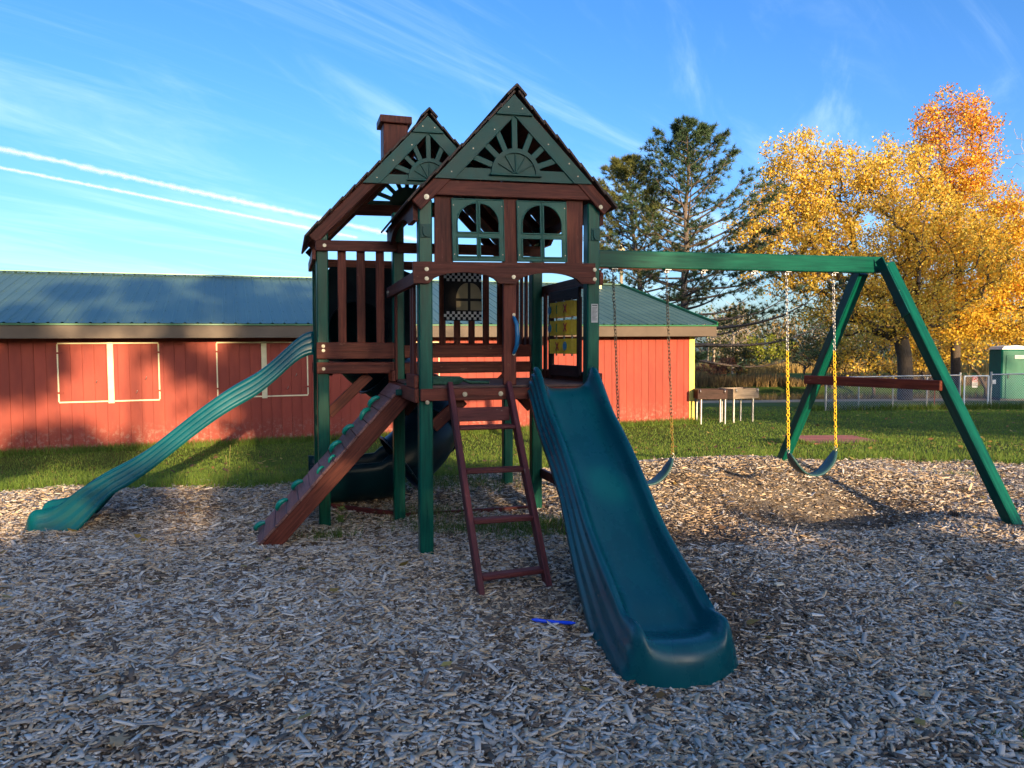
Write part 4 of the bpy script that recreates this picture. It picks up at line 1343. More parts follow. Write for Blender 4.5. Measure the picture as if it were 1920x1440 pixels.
# ------------------------------------------------------------------ raised trays on steel legs
def tray(name, px0, px1, Y, ztop, h, mat, label, legs):
    a_ = atY(px0, 730, Y); b_ = atY(px1, 730, Y + (.35 if mat is M_GREYWOOD else 0))
    c0 = (a_ + b_) / 2
    L_ = (b_ - a_).length
    zg = float(ground(c0.x, c0.y))
    e = empty(name, (c0.x, c0.y, zg), math.atan2(b_.y - a_.y, b_.x - a_.x))
    tag(e, label, 'planter', 'raised trays on steel legs beside the pond')
    zt = ztop - zg
    D_ = .55
    for (x0, y0, x1, y1) in ((-L_ / 2, -D_ / 2, L_ / 2, -D_ / 2), (-L_ / 2, D_ / 2, L_ / 2, D_ / 2), (-L_ / 2 + .02, -D_ / 2 + .02, -L_ / 2 + .02, D_ / 2 - .02), (L_ / 2 - .02, -D_ / 2 + .02, L_ / 2 - .02, D_ / 2 - .02)):
        board('side_board', (x0, y0, zt - h / 2), (x1, y1, zt - h / 2), .035, h, mat, e)
    MB().box(L_ - .06, D_ - .06, .02, Matrix.Translation((0, 0, zt - h + .03))).build('base', mat, e)
    for (lx, ly) in legs:
        MB().cyl((lx * L_, ly * D_, -.1), (lx * L_, ly * D_, zt - h + .02), .028, n=10).build('leg', M_STEEL, e)
    for lx in (-.42, .40):
        MB().tube([(lx * L_, -D_ / 2 - .02, zt), (lx * L_, -D_ / 2 - .06, zt - .02), (lx * L_, -D_ / 2 - .07, zt - .07), (lx * L_, -D_ / 2 - .04, zt - .08)], .010, 6).build('hook', M_STEEL, e)
tray('raised_tray', 1303, 1358, 19.0, .55, .235, M_DARKWOOD, 'dark brown raised wooden tray on steel legs with hooks', ((-.36, -.4), (.45, -.4), (-.36, .4), (.45, .4)))
tray('raised_tray', 1360, 1408, 19.2, .555, .25, M_GREYWOOD, 'weathered grey raised wooden tray on steel legs next to the dark one', ((-.40, -.4), (.34, -.4), (-.4, .4), (.34, .4)))

# faded red boards lying on the lawn
e = empty('board_platform', (5.85, 13.9, float(ground(5.85, 13.9))), R(4))
tag(e, 'low platform of faded red boards lying in the lawn', 'platform')
for i in range(8):
    board('plank', (-.66 + random.uniform(-.02, .02), -.52 + .15 * i, .05), (.66 + random.uniform(-.02, .02), -.52 + .15 * i, .05), .143, .03, M_REDBOARD, e)
for x in (-.5, .5):
    board('bearer', (x, -.55, .0), (x, .55, .0), .08, .08, M_REDBOARD, e)

# ------------------------------------------------------------------ chain link fence, gate and signs
FY0 = 25.6
def fence_pt(px):
    Y = FY0 + (px - 1550) / 370 * .6
    X = (px - 960) / FPX * Y
    return Vector((X, Y, -0.60 + (px - 1550) / 370 * .10))
FH = 1.19
def link_wires(a_, b_, h, name, parent, M=None):
    """diagonal wires of a chain link panel from a to b"""
    d = (b_ - a_); L_ = d.length; d.normalize()
    vs, fs = [], []
    st = .085
    r_ = .0045
    x = -h
    def seg(s0, z0, s1, z1, yo):
        base = len(vs)
        for (s_, z_) in ((s0, z0), (s1, z1)):
            P = a_ + d * s_ + Vector((0, yo, z_))
            vs.append(P + Vector((0, 0, r_))); vs.append(P + Vector((0, -r_, -r_ * .6))); vs.append(P + Vector((0, r_, -r_ * .6)))
        for i in range(3):
            j = (i + 1) % 3
            fs.append([base + i, base + j, base + 3 + j, base + 3 + i])
    while x < L_:
        for sg, yo in ((1, 0), (-1, .006)):
            s0, z0, s1, z1 = (x, 0, x + h, h) if sg > 0 else (x, h, x + h, 0)
            # clip to the panel
            if s0 < 0:
                z0 = z0 + (z1 - z0) * (0 - s0) / (s1 - s0); s0 = 0
            if s1 > L_:
                z1 = z0 + (z1 - z0) * (L_ - s0) / (s1 - s0); s1 = L_
            if s1 > s0 + .01:
                seg(s0, z0, s1, z1, yo)
        x += st
    o = MB().add(vs, fs).build(name, M_STEEL, parent)
    tag(o, kind='stuff')
    return o
fe = empty('chain_link_fence', fence_pt(1550))
tag(fe, 'grey chain link fence beyond the lawn with a gate in it', 'fence')
B0 = fence_pt(1550)
for (pa, pb_) in ((1550, 1802), (1860, 2060)):
    A_, B_ = fence_pt(pa) - B0, fence_pt(pb_) - B0
    link_wires(A_ + Vector((0, 0, .03)), B_ + Vector((0, 0, .03)), FH, 'wire_mesh', fe)
    MB().cyl(A_ + Vector((0, 0, FH)), B_ + Vector((0, 0, FH)), .024, n=8).build('top_rail', M_STEEL, fe)
for px in (1550, 1612, 1676, 1740, 1802, 1860, 1930, 2000, 2060):
    A_ = fence_pt(px) - B0
    MB().cyl(A_ + Vector((0, .03, -.3)), A_ + Vector((0, .03, FH + (.09 if px in (1802, 1860) else .03))), .035 if px in (1550, 1802, 1860) else .024, n=10).build('post', M_STEEL, fe)
ga = fence_pt(1809); gb = fence_pt(1854)
gt = empty('chain_link_gate', ga)
tag(gt, 'pale steel framed chain link gate in the fence', 'gate')
d_ = gb - ga
fr = MB()
fr.cyl((0, 0, .05), (0, 0, FH - .03), .028, n=8).cyl(d_ + Vector((0, 0, .05)), d_ + Vector((0, 0, FH - .03)), .028, n=8).cyl((0, 0, FH - .04), d_ + Vector((0, 0, FH - .04)), .024, n=8).cyl((0, 0, .06), d_ + Vector((0, 0, .06)), .024, n=8)
fr.build('gate_frame', M_PALEROOF, gt)
link_wires(Vector((0, 0, .07)), d_ + Vector((0, 0, .07)), FH - .12, 'wire_mesh', gt)
def sign(name, px, z0, z1, w_, cols, label):
    P = fence_pt(px)
    e = MB()
    h_ = z1 - z0
    e.box(w_, .006, h_, None, 0, .002)
    if cols == 'red':
        e.add([(-w_ / 2 + .003, -.004, 0), (w_ / 2 - .003, -.004, 0), (w_ / 2 - .003, -.004, h_ / 2 - .003), (-w_ / 2 + .003, -.004, h_ / 2 - .003)], [[0, 1, 2, 3]], 1)
        e.tube([(.07 * math.cos(a_ * .5236), -.007, h_ * .28 + .06 * math.sin(a_ * .5236)) for a_ in range(12)], .012, 4, 0, False, True)
        e.beam((-.05, -.007, h_ * .28 + .04), (.05, -.007, h_ * .28 - .04), .004, .016, 0, .001)
        e.beam((-.09, -.006, h_ * .08), (.09, -.006, h_ * .08), .003, .025, 0, .001)
        for k_ in range(3):
            e.beam((-.08, -.006, -h_ * (.10 + .11 * k_)), (.08 - .03 * (k_ % 2), -.006, -h_ * (.10 + .11 * k_)), .002, .018, 2, .0005)
    o = e.build(name, [M_WHITE, M_SIGNRED, M_INK], None, Matrix.Translation(P + Vector((0, -.05, (z0 + z1) / 2))))
    tag(o, label, 'sign')
sign('notice_sign', 1827, .76, 1.14, .19, 'red', 'red and white notice sign hung on the chain link gate')
sign('small_notice', 1863, .87, 1.02, .12, 'plain', 'small plain white notice on the fence beside the gate')
# orange cone-like marker board behind the fence
P = fence_pt(1785)
mk = MB().box(.16, .04, .30, Matrix.Translation((0, 0, .98)), 0, .04).cyl((0, .03, -.1), (0, .03, .98), .02, n=8)
o = mk.build('orange_marker', plain('orange_plastic', (0.6, 0.10, 0.02), (0.75, 0.16, 0.03), .5), None, Matrix.Translation(P + Vector((0, 1.0, -.05))))
tag(o, 'small orange marker post behind the fence by the gate', 'marker')

# portable toilets
def cabin(px, Y, label):
    P = atY(px, 755, Y)
    e = empty('portable_toilet', (P.x, Y, float(ground(P.x, Y))), R(-6))
    tag(e, label, 'portable toilet', 'green portable toilets behind the fence')
    w_, h_ = 1.12, 2.12
    MB().box(w_, w_, h_, Matrix.Translation((0, 0, h_ / 2 + .08)), 0, .05).build('cabin', M_POTTY, e)
    MB().box(.78, .03, 1.85, Matrix.Translation((0, -w_ / 2 - .012, 1.02)), 0, .02).build('door', M_POTTY, e)
    v_ = MB().box(.36, .02, .15, Matrix.Translation((.12, -w_ / 2 - .04, 1.88)), 0, .01)
    for i in range(7):
        v_.box(.012, .02, .11, Matrix.Translation((-.02 + i * .046, -w_ / 2 - .05, 1.88)), 1, .002)
    v_.build('vent_grille', [M_WHITE, M_INK], e)
    MB().prism([(-w_ / 2 - .03, 2.20), (w_ / 2 + .03, 2.20), (w_ / 2 - .08, 2.33), (0, 2.38), (-w_ / 2 + .08, 2.33)], -w_ / 2 - .03, w_ / 2 + .03).build('roof', M_PALEROOF, e)
    MB().box(w_ + .1, w_ + .1, .09, Matrix.Translation((0, 0, .05))).build('base', M_RUBBER, e)
    MB().box(.05, .03, .2, Matrix.Translation((-.30, -w_ / 2 - .04, 1.05))).build('door_handle', M_RUBBER, e)
cabin(1889, 33.5, 'green portable toilet with a white vent, next to the gate')
cabin(1942, 33.9, 'green portable toilet cut off by the picture edge beside the other one')

# ------------------------------------------------------------------ trees
def tubes_np(P0, P1, r0, r1, n):
    d = P1 - P0
    ln = np.linalg.norm(d, axis=1, keepdims=True); d = d / np.maximum(ln, 1e-6)
    ref = np.where(np.abs(d[:, 2:3]) < .9, np.array([[0, 0, 1.]]), np.array([[1., 0, 0]]))
    x = np.cross(d, ref); x /= np.linalg.norm(x, axis=1, keepdims=True)
    y = np.cross(d, x)
    m = len(P0)
    a_ = 2 * np.pi * np.arange(n) / n
    cs = np.cos(a_)[None, :, None]; sn = np.sin(a_)[None, :, None]
    ring = x[:, None] * cs + y[:, None] * sn
    V = np.concatenate([P0[:, None] + ring * r0[:, None, None], P1[:, None] + ring * r1[:, None, None]], 1)
    i = np.arange(n); j = (i + 1) % n
    F = np.stack([i, j, n + j, n + i], 1)[None] + (np.arange(m) * 2 * n)[:, None, None]
    return V.reshape(-1, 3), F.reshape(-1, 4)
def grow(trunk, tips, rtip=.012, power=.44, steps=4, jit=.05, rise=.15, seed=0, up_bias=.35):
    """join every tip to the nearest twig already grown; radii from the number of tips carried"""
    r = np.random.default_rng(seed)
    nodes = [np.array(p, float) for p in trunk]; par = [-1] + list(range(len(trunk) - 1))
    N_ = np.zeros((len(trunk) + len(tips) * steps, 3)); N_[:len(trunk)] = np.array(trunk)
    PL = np.zeros(len(N_)); cnt = len(trunk)
    for i in range(1, cnt): PL[i] = PL[i - 1] + np.linalg.norm(N_[i] - N_[i - 1])
    top = np.array(trunk[-1])
    order = np.argsort(np.linalg.norm(tips - top[None], axis=1))
    ends = []
    for ti in order:
        T = tips[ti]
        D = np.linalg.norm(N_[:cnt] - T[None], axis=1)
        pen = np.maximum(0, N_[:cnt, 2] - T[2] + .25 * D) * up_bias
        k = int(np.argmin(D + .16 * PL[:cnt] + pen * 1.5))
        prev = k
        A = N_[k]; d = T - A
        for s_ in range(1, steps + 1):
            f_ = s_ / steps
            P = A + d * f_ + np.array([0, 0, rise * math.sin(math.pi * f_) * np.linalg.norm(d) * .5]) + r.normal(0, jit, 3) * (1 if s_ < steps else 0) * np.linalg.norm(d)
            N_[cnt] = P; par.append(prev); PL[cnt] = PL[prev] + np.linalg.norm(P - N_[prev]); prev = cnt; cnt += 1
        ends.append(prev)
    par = np.array(par)
    load = np.zeros(cnt)
    load[ends] += 1
    for i in range(cnt - 1, 0, -1):
        load[par[i]] += load[i]
    rad = rtip * np.maximum(load, 1) ** power
    i = np.arange(1, cnt)
    return N_[:cnt], par, rad, np.array(ends)
def leaf_quads(C, size, r, cols, flat=.0):
    n = len(C)
    a_ = r.normal(0, 1, (n, 3)); a_ /= np.linalg.norm(a_, axis=1, keepdims=True)
    b_ = r.normal(0, 1, (n, 3)); b_ = np.cross(a_, b_); b_ /= np.linalg.norm(b_, axis=1, keepdims=True)
    s_ = (size * r.uniform(.6, 1.25, n))[:, None]
    V = np.stack([C - a_ * s_ * .5, C + b_ * s_ * .36, C + a_ * s_ * .5, C - b_ * s_ * .36], 1).reshape(-1, 3)
    return V, np.arange(n * 4).reshape(-1, 4), np.repeat(cols, 4, 0)
def blobs(r, n, ells):
    """points spread through a set of ellipsoids (cx,cy,cz,rx,ry,rz,weight)"""
    w_ = np.array([e[6] for e in ells]); w_ = w_ / w_.sum()
    k = r.choice(len(ells), n, p=w_)
    E_ = np.array([e[:6] for e in ells])[k]
    d = r.normal(0, 1, (n, 3)); d /= np.linalg.norm(d, axis=1, keepdims=True)
    return E_[:, :3] + d * E_[:, 3:6] * (r.uniform(0.15, 1, n) ** .45)[:, None]
def tree(name, base, trunk, ells, ntip, nleaf, lsize, palette, label, cat, bark, seed, group=None, rtip=.012, power=.44, spread=.38, leafmat=None, kind=None):
    r = np.random.default_rng(seed)
    base = np.array(base, float)
    tips = blobs(r, ntip, ells)
    nodes, par, rad, ends = grow(trunk, tips, rtip, power, 4, .06, .12, seed)
    e = empty(name, base)
    tag(e, label, cat, group, kind)
    i = np.arange(1, len(nodes)); p = par[1:]
    big = rad[i] > .05
    V1, F1 = tubes_np(nodes[p][big], nodes[i][big], np.minimum(rad[p][big], rad[i][big] * 1.25), rad[i][big], 8)
    V2, F2 = tubes_np(nodes[p][~big], nodes[i][~big], np.minimum(rad[p][~big], rad[i][~big] * 1.4), rad[i][~big], 3)
    V = np.concatenate([V1, V2]); F = np.concatenate([F1, F2 + len(V1)])
    npobj('trunk', V, F, bark, None, e, smooth=True)
    if nleaf:
        k = r.integers(0, len(ends), nleaf)
        t_ = r.uniform(0, 1, nleaf)
        pe = par[ends[k]]
        C = nodes[ends[k]] * (1 - .6 * t_[:, None]) + nodes[pe] * (.6 * t_[:, None]) + r.normal(0, spread, (nleaf, 3)) * np.array([1, 1, .8])
        cols = palette(r, C, nleaf)
        V, F, cc = leaf_quads(C, lsize, r, cols)
        npobj('crown', V, F, leafmat or M_LEAF, cc, e)
    return e
def pal_gold(r, C, n):
    u = r.random(n)
    gold = np.array([0.78, 0.51, 0.06]); yel = np.array([0.84, 0.64, 0.12]); oran = np.array([0.72, 0.39, 0.07]); oliv = np.array([0.50, 0.42, 0.07])
    c = np.where((u < .42)[:, None], gold, np.where((u < .74)[:, None], yel, np.where((u < .86)[:, None], oran, oliv)))
    return c * r.uniform(.65, 1.15, n)[:, None]
def pal_orange(r, C, n):
    u = r.random(n)
    h = np.clip((C[:, 2] - 8.6) / 4.5, 0, 1)
    gold = np.array([0.80, 0.52, 0.06]); oran = np.array([0.78, 0.32, 0.035]); red = np.array([0.62, 0.15, 0.04]); yel = np.array([0.86, 0.60, 0.07])
    c = np.where((u < .30 + .0 * h)[:, None], gold, np.where((u < .38 + .42 * h)[:, None], oran, np.where((u < .41 + .50 * h)[:, None], red, yel)))
    return c * r.uniform(.65, 1.15, n)[:, None]
def pal_green(r, C, n):
    return np.array([0.07, 0.11, 0.02]) * r.uniform(.5, 1.5, n)[:, None]
def pal_mixed(r, C, n):
    u = r.random(n)
    c = np.where((u < .5)[:, None], np.array([0.30, 0.20, 0.05]), np.array([0.12, 0.12, 0.03]))
    return c * r.uniform(.6, 1.3, n)[:, None]

# the big golden maple, several stems from one stout bole
bx, by = 17.4, 34.0
bz = float(ground(bx, by))
tree('maple_tree', (bx, by, bz), [(0, 0, -.3), (.0, 0, .9), (-.05, 0, 1.9), (-.25, 0, 2.7)],
     [(-2.2, 0, 7.7, 4.3, 3.4, 3.1, 1.1), (-5.4, -.3, 7.0, 2.8, 2.4, 2.8, .75), (1.8, .3, 6.6, 3.0, 3.0, 2.8, .7), (-4.6, 0, 10.0, 2.1, 2.0, 1.8, .38), (-.9, 0, 9.8, 2.2, 2.0, 1.6, .3), (-1.5, -.5, 4.0, 3.6, 3.0, 1.4, .55)],
     1150, 72000, .115, pal_gold, 'large golden maple tree with a stout dark trunk behind the fence', 'tree', M_BARK, 101, 'autumn trees behind the fence', .011, .48, .21)
bx, by = 21.6, 37.5
bz = float(ground(bx, by))
tree('maple_tree', (bx, by, bz), [(0, 0, -.3), (.05, 0, 1.6), (0, 0, 3.2), (.1, 0, 5.0), (.05, 0, 7.0), (0, 0, 9.5)],
     [(-.35, 0, 12.8, 2.0, 1.8, 2.9, .78), (.5, 0, 9.3, 2.7, 2.4, 2.2, .8), (-.4, 0, 6.6, 3.6, 3.2, 2.4, 1.0), (3.6, 0, 7.6, 2.6, 2.4, 2.6, .6), (3.0, 0, 4.6, 3.0, 2.6, 1.6, .6), (-1.6, 0, 4.4, 2.6, 2.4, 1.3, .4)],
     1150, 74000, .12, pal_orange, 'tall orange and gold maple tree with a single slim trunk', 'tree', M_BARK, 102, 'autumn trees behind the fence', .010, .44, .21)
# leafless tree reaching in from the right
bx, by = 23.6, 31.5
bz = float(ground(bx, by))
tree('bare_tree', (bx, by, bz), [(0, 0, -.3), (.1, 0, 2.0), (0, 0, 4.2), (.1, 0, 6.0)],
     [(-.6, 0, 9.3, 3.2, 2.2, 3.4, 1.0), (1.6, 0, 8.5, 2.6, 2.2, 3.0, .6)], 420, 0, .1, None, 'leafless tree with fine twigs reaching in over the portable toilets', 'tree', M_PALEBARK, 103, None, .009, .46)

# pines
def pine(name, base, H, Rm, seed, label, lean=(0, 0), first=.16, tone=(0.030, 0.062, 0.030), dens=1.0, right_low=0.0):
    r = np.random.default_rng(seed)
    e = empty(name, base)
    tag(e, label, 'tree', 'pine trees beside the shed')
    n_ = 14
    tr = np.array([[lean[0] * (i / n_) ** 1.3 + .04 * math.sin(i * 1.7), lean[1] * (i / n_) + .04 * math.cos(i * 1.3), H * i / n_ - .3 * (i == 0)] for i in range(n_ + 1)])
    rt = np.array([(.20 * H / 10) * (1 - .93 * (i / n_) ** .9) + .012 for i in range(n_ + 1)])
    V, F = tubes_np(tr[:-1], tr[1:], rt[:-1], rt[1:], 9)
    A0, A1, B0_, B1_ = [], [], [], []
    tuft, tdir = [], []
    nb_ = int(80 * dens)
    for i in range(nb_):
        f_ = first + (1 - first) * ((i + r.random()) / nb_) ** .92
        z = f_ * H
        p0 = np.array([np.interp(z, tr[:, 2], tr[:, 0]), np.interp(z, tr[:, 2], tr[:, 1]), z])
        az = i * 2.39996 + r.normal(0, .3)
        prof_ = (1 - f_) ** .72 * (.55 + .45 * min(1, (f_ - first) / .12 + .5))
        L_ = Rm * prof_ * r.uniform(.62, 1.15) + .25
        if right_low and f_ < .45 and math.cos(az) > .2:
            L_ *= 1 + right_low
        el0 = -.22 + .95 * f_ + r.normal(0, .10)
        m_ = 7
        pts = [p0]
        for s_ in range(1, m_ + 1):
            g_ = s_ / m_
            el = el0 + .55 * g_ ** 2 - .15 * (1 - f_) * math.sin(g_ * math.pi)
            pts.append(pts[-1] + L_ / m_ * np.array([math.cos(az) * math.cos(el), math.sin(az) * math.cos(el), math.sin(el)]))
        pts = np.array(pts)
        rr = np.linspace(.012 + .013 * L_, .007, m_ + 1)
        A0.append(pts[:-1]); A1.append(pts[1:]); B0_.append(rr[:-1]); B1_.append(rr[1:])
        for s_ in range(3, m_ + 1):
            ns_ = 2 if s_ < m_ else 4
            for k in range(ns_):
                sd = (-1) ** k
                a2 = az + sd * r.uniform(.5, 1.15) * (1 if s_ < m_ or k < 2 else 0)
                l2 = L_ * .24 * r.uniform(.6, 1.2) * (1.15 - .5 * s_ / m_) + .10
                e2 = r.uniform(.05, .5)
                q1 = pts[s_] + l2 * np.array([math.cos(a2) * math.cos(e2), math.sin(a2) * math.cos(e2), math.sin(e2)])
                A0.append(pts[s_][None]); A1.append(q1[None]); B0_.append(np.array([.009])); B1_.append(np.array([.005]))
                d_ = q1 - pts[s_]; d_ = d_ / np.linalg.norm(d_)
                for w_ in (.45, .75, 1.0):
                    if r.random() < .9:
                        tuft.append(pts[s_] + (q1 - pts[s_]) * w_ + r.normal(0, .03, 3)); tdir.append(d_ + np.array([0, 0, .35]))
    V2, F2 = tubes_np(np.concatenate(A0), np.concatenate(A1), np.concatenate(B0_), np.concatenate(B1_), 4)
    V1 = V
    fa = np.concatenate([F, F2 + len(V1)])
    npobj('trunk', np.concatenate([V1, V2]), fa, M_PBARK, None, e, smooth=True)
    T = np.array(tuft); D = np.array(tdir); D /= np.linalg.norm(D, axis=1, keepdims=True)
    nn_ = 22
    m_ = len(T)
    c = np.repeat(T, nn_, 0); d = np.repeat(D, nn_, 0) * .75 + r.normal(0, .55, (m_ * nn_, 3))
    d /= np.linalg.norm(d, axis=1, keepdims=True)
    l_ = r.uniform(.12, .24, m_ * nn_)[:, None]
    sd = np.cross(d, r.normal(0, 1, (m_ * nn_, 3))); sd /= np.linalg.norm(sd, axis=1, keepdims=True)
    w_ = .012
    V = np.stack([c - sd * w_, c + sd * w_, c + d * l_], 1).reshape(-1, 3)
    tn = np.repeat(r.uniform(.65, 1.35, m_), nn_) * r.uniform(.8, 1.2, m_ * nn_)
    colr = np.array(tone)[None] * tn[:, None]
    npobj('crown', V, np.arange(m_ * nn_ * 3).reshape(-1, 3), M_NEEDLE, np.repeat(colr, 3, 0), e)
bx, by = 6.25, 28.2
pine('pine_tree', (bx, by, float(ground(bx, by))), 10.0, 5.4, 201, 'tall dark green pine tree with open branches beside the shed', (0.15, 0), .17, (0.050, 0.088, 0.040), 1.15, .12)
bx, by = 5.35, 29.6
pine('pine_tree', (bx, by, float(ground(bx, by))), 9.2, 4.2, 202, 'shorter pine tree toned sunlit yellow with a leaning trunk against the taller pine', (-1.05, 0), .30, (0.135, 0.150, 0.042), .8)  # yellow sunlight put into this pine's needle tone

# birch and bushes across the pond
def far_tree(px, Y, H, w_, ntip, nleaf, ls, pal, label, seed, bark=M_PALEBARK, name='bare_tree', grp='bare trees across the pond', low=.35, cat='tree'):
    X = (px - 960) / FPX * Y
    zg = float(ground(X, Y))
    return tree(name, (X, Y, zg), [(0, 0, -.2), (0, 0, H * .18), (.03, 0, H * .36), (0, 0, H * .55)] if low > .3 else [(0, 0, -.1), (0, 0, H * .12)],
                [(0, 0, H * (.5 + low * .5), w_, w_, H * (.5 - low * .5) , 1.0)], ntip, nleaf, ls, pal, label, cat, bark, seed, grp, .011 * Y / 40, .42, .3 * H / 6)
far_tree(1374, 62, 6.0, 2.2, 90, 0, .1, None, 'pale leafless birch standing across the pond', 301)
far_tree(1338, 66, 5.4, 1.2, 50, 0, .1, None, 'slim leafless sapling left of the pale birch', 302)
far_tree(1326, 67, 6.0, 1.4, 50, 300, .25, pal_green, 'slim young tree with green leaves beside the shed corner', 303)
far_tree(1384, 51, 2.6, 1.1, 70, 1500, .15, pal_mixed, 'olive bush on the far bank of the pond', 304, M_BARK, 'bush', 'bushes on the far bank', .2, 'bush')
far_tree(1352, 50, 1.7, 1.6, 60, 1300, .14, lambda r, C, n: np.array([0.33, 0.13, 0.06]) * r.uniform(.6, 1.4, n)[:, None], 'russet bush on the far bank of the pond', 305, M_BARK, 'bush', 'bushes on the far bank', .2, 'bush')
far_tree(1440, 68, 3.4, 2.4, 70, 1700, .22, lambda r, C, n: np.array([0.24, 0.27, 0.03]) * r.uniform(.6, 1.4, n)[:, None], 'bright yellow green bush at the edge of the wood', 306, M_BARK, 'bush', None, .2, 'bush')
far_tree(1508, 60, 2.4, 1.6, 60, 700, .15, pal_mixed, 'thin brown shrub across the pond near the frame leg', 307, M_BARK, 'bush', 'bushes on the far bank', .2, 'bush')
far_tree(1850, 44, 6.0, 3.0, 120, 5200, .16, pal_gold, 'young yellow leaved tree behind the portable toilets', 308, M_BARK, 'maple_tree', None, .3)
far_tree(1640, 46, 4.4, 3.2, 120, 3600, .16, pal_gold, 'low yellow leaved tree behind the golden maple trunk', 309, M_BARK, 'maple_tree', None, .3)
far_tree(1560, 48, 4.2, 2.8, 110, 2200, .16, pal_mixed, 'half bare olive tree beyond the fence corner', 310, M_BARK, 'maple_tree', None, .3)
far_tree(1740, 47, 5.0, 2.8, 110, 4200, .16, pal_gold, 'yellow leaved tree between the two maple trunks', 311, M_BARK, 'maple_tree', None, .3)

# brushy far wood, one mass
r = np.random.default_rng(55)
Vl, Fl, off = [], [], 0
LV, LF, LC, lo = [], [], [], 0
for i in range(150):
    Y = r.uniform(68, 105); X = r.uniform(-.75, .95) * Y
    H = r.uniform(3.5, 7.0)
    if X / Y < .2 and X / Y > -.7: H *= .75
    zg = float(ground(X, Y))
    tips = blobs(r, 46, [(0, 0, H * .62, H * .33, H * .33, H * .42, 1)])
    nodes, par, rad, ends = grow([(0, 0, -.2), (0, 0, H * .15), (0, 0, H * .32)], tips, .022, .42, 2, .07, .1, i)
    k = np.arange(1, len(nodes)); p_ = par[1:]
    V, F = tubes_np(nodes[p_], nodes[k], rad[k] * 1.2, rad[k], 3)
    Vl.append(V + np.array([X, Y, zg])); Fl.append(F + off); off += len(V)
    nl = int(r.choice([60, 260, 520]))
    C = blobs(r, nl, [(0, 0, H * .55, H * .38, H * .38, H * .48, 1)]) + np.array([X, Y, zg])
    pal = [np.array([0.17, 0.12, 0.06]), np.array([0.10, 0.11, 0.035]), np.array([0.33, 0.22, 0.06]), np.array([0.05, 0.065, 0.03])][int(r.integers(0, 4))]
    cc = pal * r.uniform(.5, 1.4, nl)[:, None]
    V, F, cc = leaf_quads(C, .34, r, cc)
    LV.append(V); LF.append(F + lo); LC.append(cc); lo += len(V)
tag(npobj('far_wood', np.concatenate(Vl), np.concatenate(Fl), M_PALEBARK), 'grey brown leafless wood far beyond the pond', 'wood', kind='stuff')
tag(npobj('far_foliage', np.concatenate(LV), np.concatenate(LF), M_LEAF, np.concatenate(LC)), 'brown and olive autumn foliage of the far wood', 'foliage', kind='stuff')
# reeds and brush along the pond banks
G = []
n = 26000
X = r.uniform(-30, 42, n); Y = 48.2 + np.abs(r.normal(0, 1.6, n))
cl_ = .5 + .5 * np.sin(X * .9) * np.sin(X * .37 + 1)
G.append(blades(X, Y, (.25 + .85 * cl_) * r.uniform(.4, 1.1, n), .030, np.array([0.24, 0.17, 0.075]), 71, .35))
n = 9000
X = r.uniform(5, 40, n); Y = 36.2 + r.normal(0, .35, n)
G.append(blades(X, Y, r.uniform(.15, .6, n), .018, np.array([0.20, 0.15, 0.07]), 72, .35))
n = 26000
X = r.uniform(-35, 70, n); Y = r.uniform(63, 68, n)
G.append(blades(X, Y, r.uniform(.3, 1.1, n), .045, np.array([0.36, 0.25, 0.085]), 73, .3))
A, B, C = join(G)
tag(npobj('reeds', A, B, M_GRASS, C), 'dry tan reeds and long grass along the pond banks', 'reeds', kind='stuff')

# ------------------------------------------------------------------ small things on the ground
p = atZ(1038, 1170, -.03)
pts = []
for i in range(12):
    f_ = i / 11
    pts.append((-.125 + .25 * f_, .012 * math.sin(f_ * 3.1) - .05 * (f_ - .3) ** 2, .012 + .022 * (f_ - .5) ** 2 * 4 * .6))
bs = MB()
bs.tube(pts, [.004] + [.0105] * 10 + [.004], 8)
o = bs.build('plastic_stick', M_BLUE, None, Matrix.Translation((p.x, p.y, float(ground(p.x, p.y)) + .020)) @ Matrix.Rotation(R(-9), 4, 'Z'))
tag(o, 'curved bright blue plastic strip lying on the wood chips by the ladder', 'plastic strip')
p = atZ(1461, 1112, -.02)
o = MB().box(.062, .035, .012, None, 0, .003).build('pale_block', plain('fresh_wood', (.62, .52, .36), (.75, .66, .5), .7), None, Matrix.Translation((p.x, p.y, float(ground(p.x, p.y)) + .026)) @ Matrix.Rotation(.3, 4, 'Z') @ Matrix.Rotation(.15, 4, 'X'))
tag(o, 'fresh pale offcut of wood lying on the grey chips', 'wood block')
lf = []
for i in range(11):
    a_ = i / 10 * 2 * math.pi
for (a_, r_) in ((90, .05), (110, .025), (140, .045), (165, .02), (200, .035), (250, .015), (270, .02), (290, .015), (340, .035), (15, .02), (40, .045), (70, .025)):
    lf.append((r_ * math.cos(R(a_)), r_ * math.sin(R(a_)), .006 * math.sin(a_ * 3)))
leafme = MB().add(lf + [(0, 0, .004)], [[i, (i + 1) % 12, 12] for i in range(12)]).mesh('fallen_leaf', plain('dry_leaf', (.26, .19, .10), (.40, .31, .18), .7, 40))
for i, (px, py, lab) in enumerate(((217, 1408, 'dry pale maple leaf lying in the foreground chips'), (1735, 1300, 'dry curled leaf on the chips right of the front slide'), (1845, 1147, 'dry tan leaf on the chips near the swing frame leg'), (186, 1333, 'small light leaf on the chips near the dark patch'))):
    p = atZ(px, py, 0)
    o = bpy.data.objects.new('fallen_leaf', leafme)
    o.location = (p.x, p.y, float(ground(p.x, p.y)) + .03); o.rotation_euler = (.2, .15, i * 1.3); o.scale = (1.3,) * 3
    tag(link(o), lab, 'leaf', 'fallen leaves on the chips')
p = atZ(1790, 976, 0)
pc = MB()
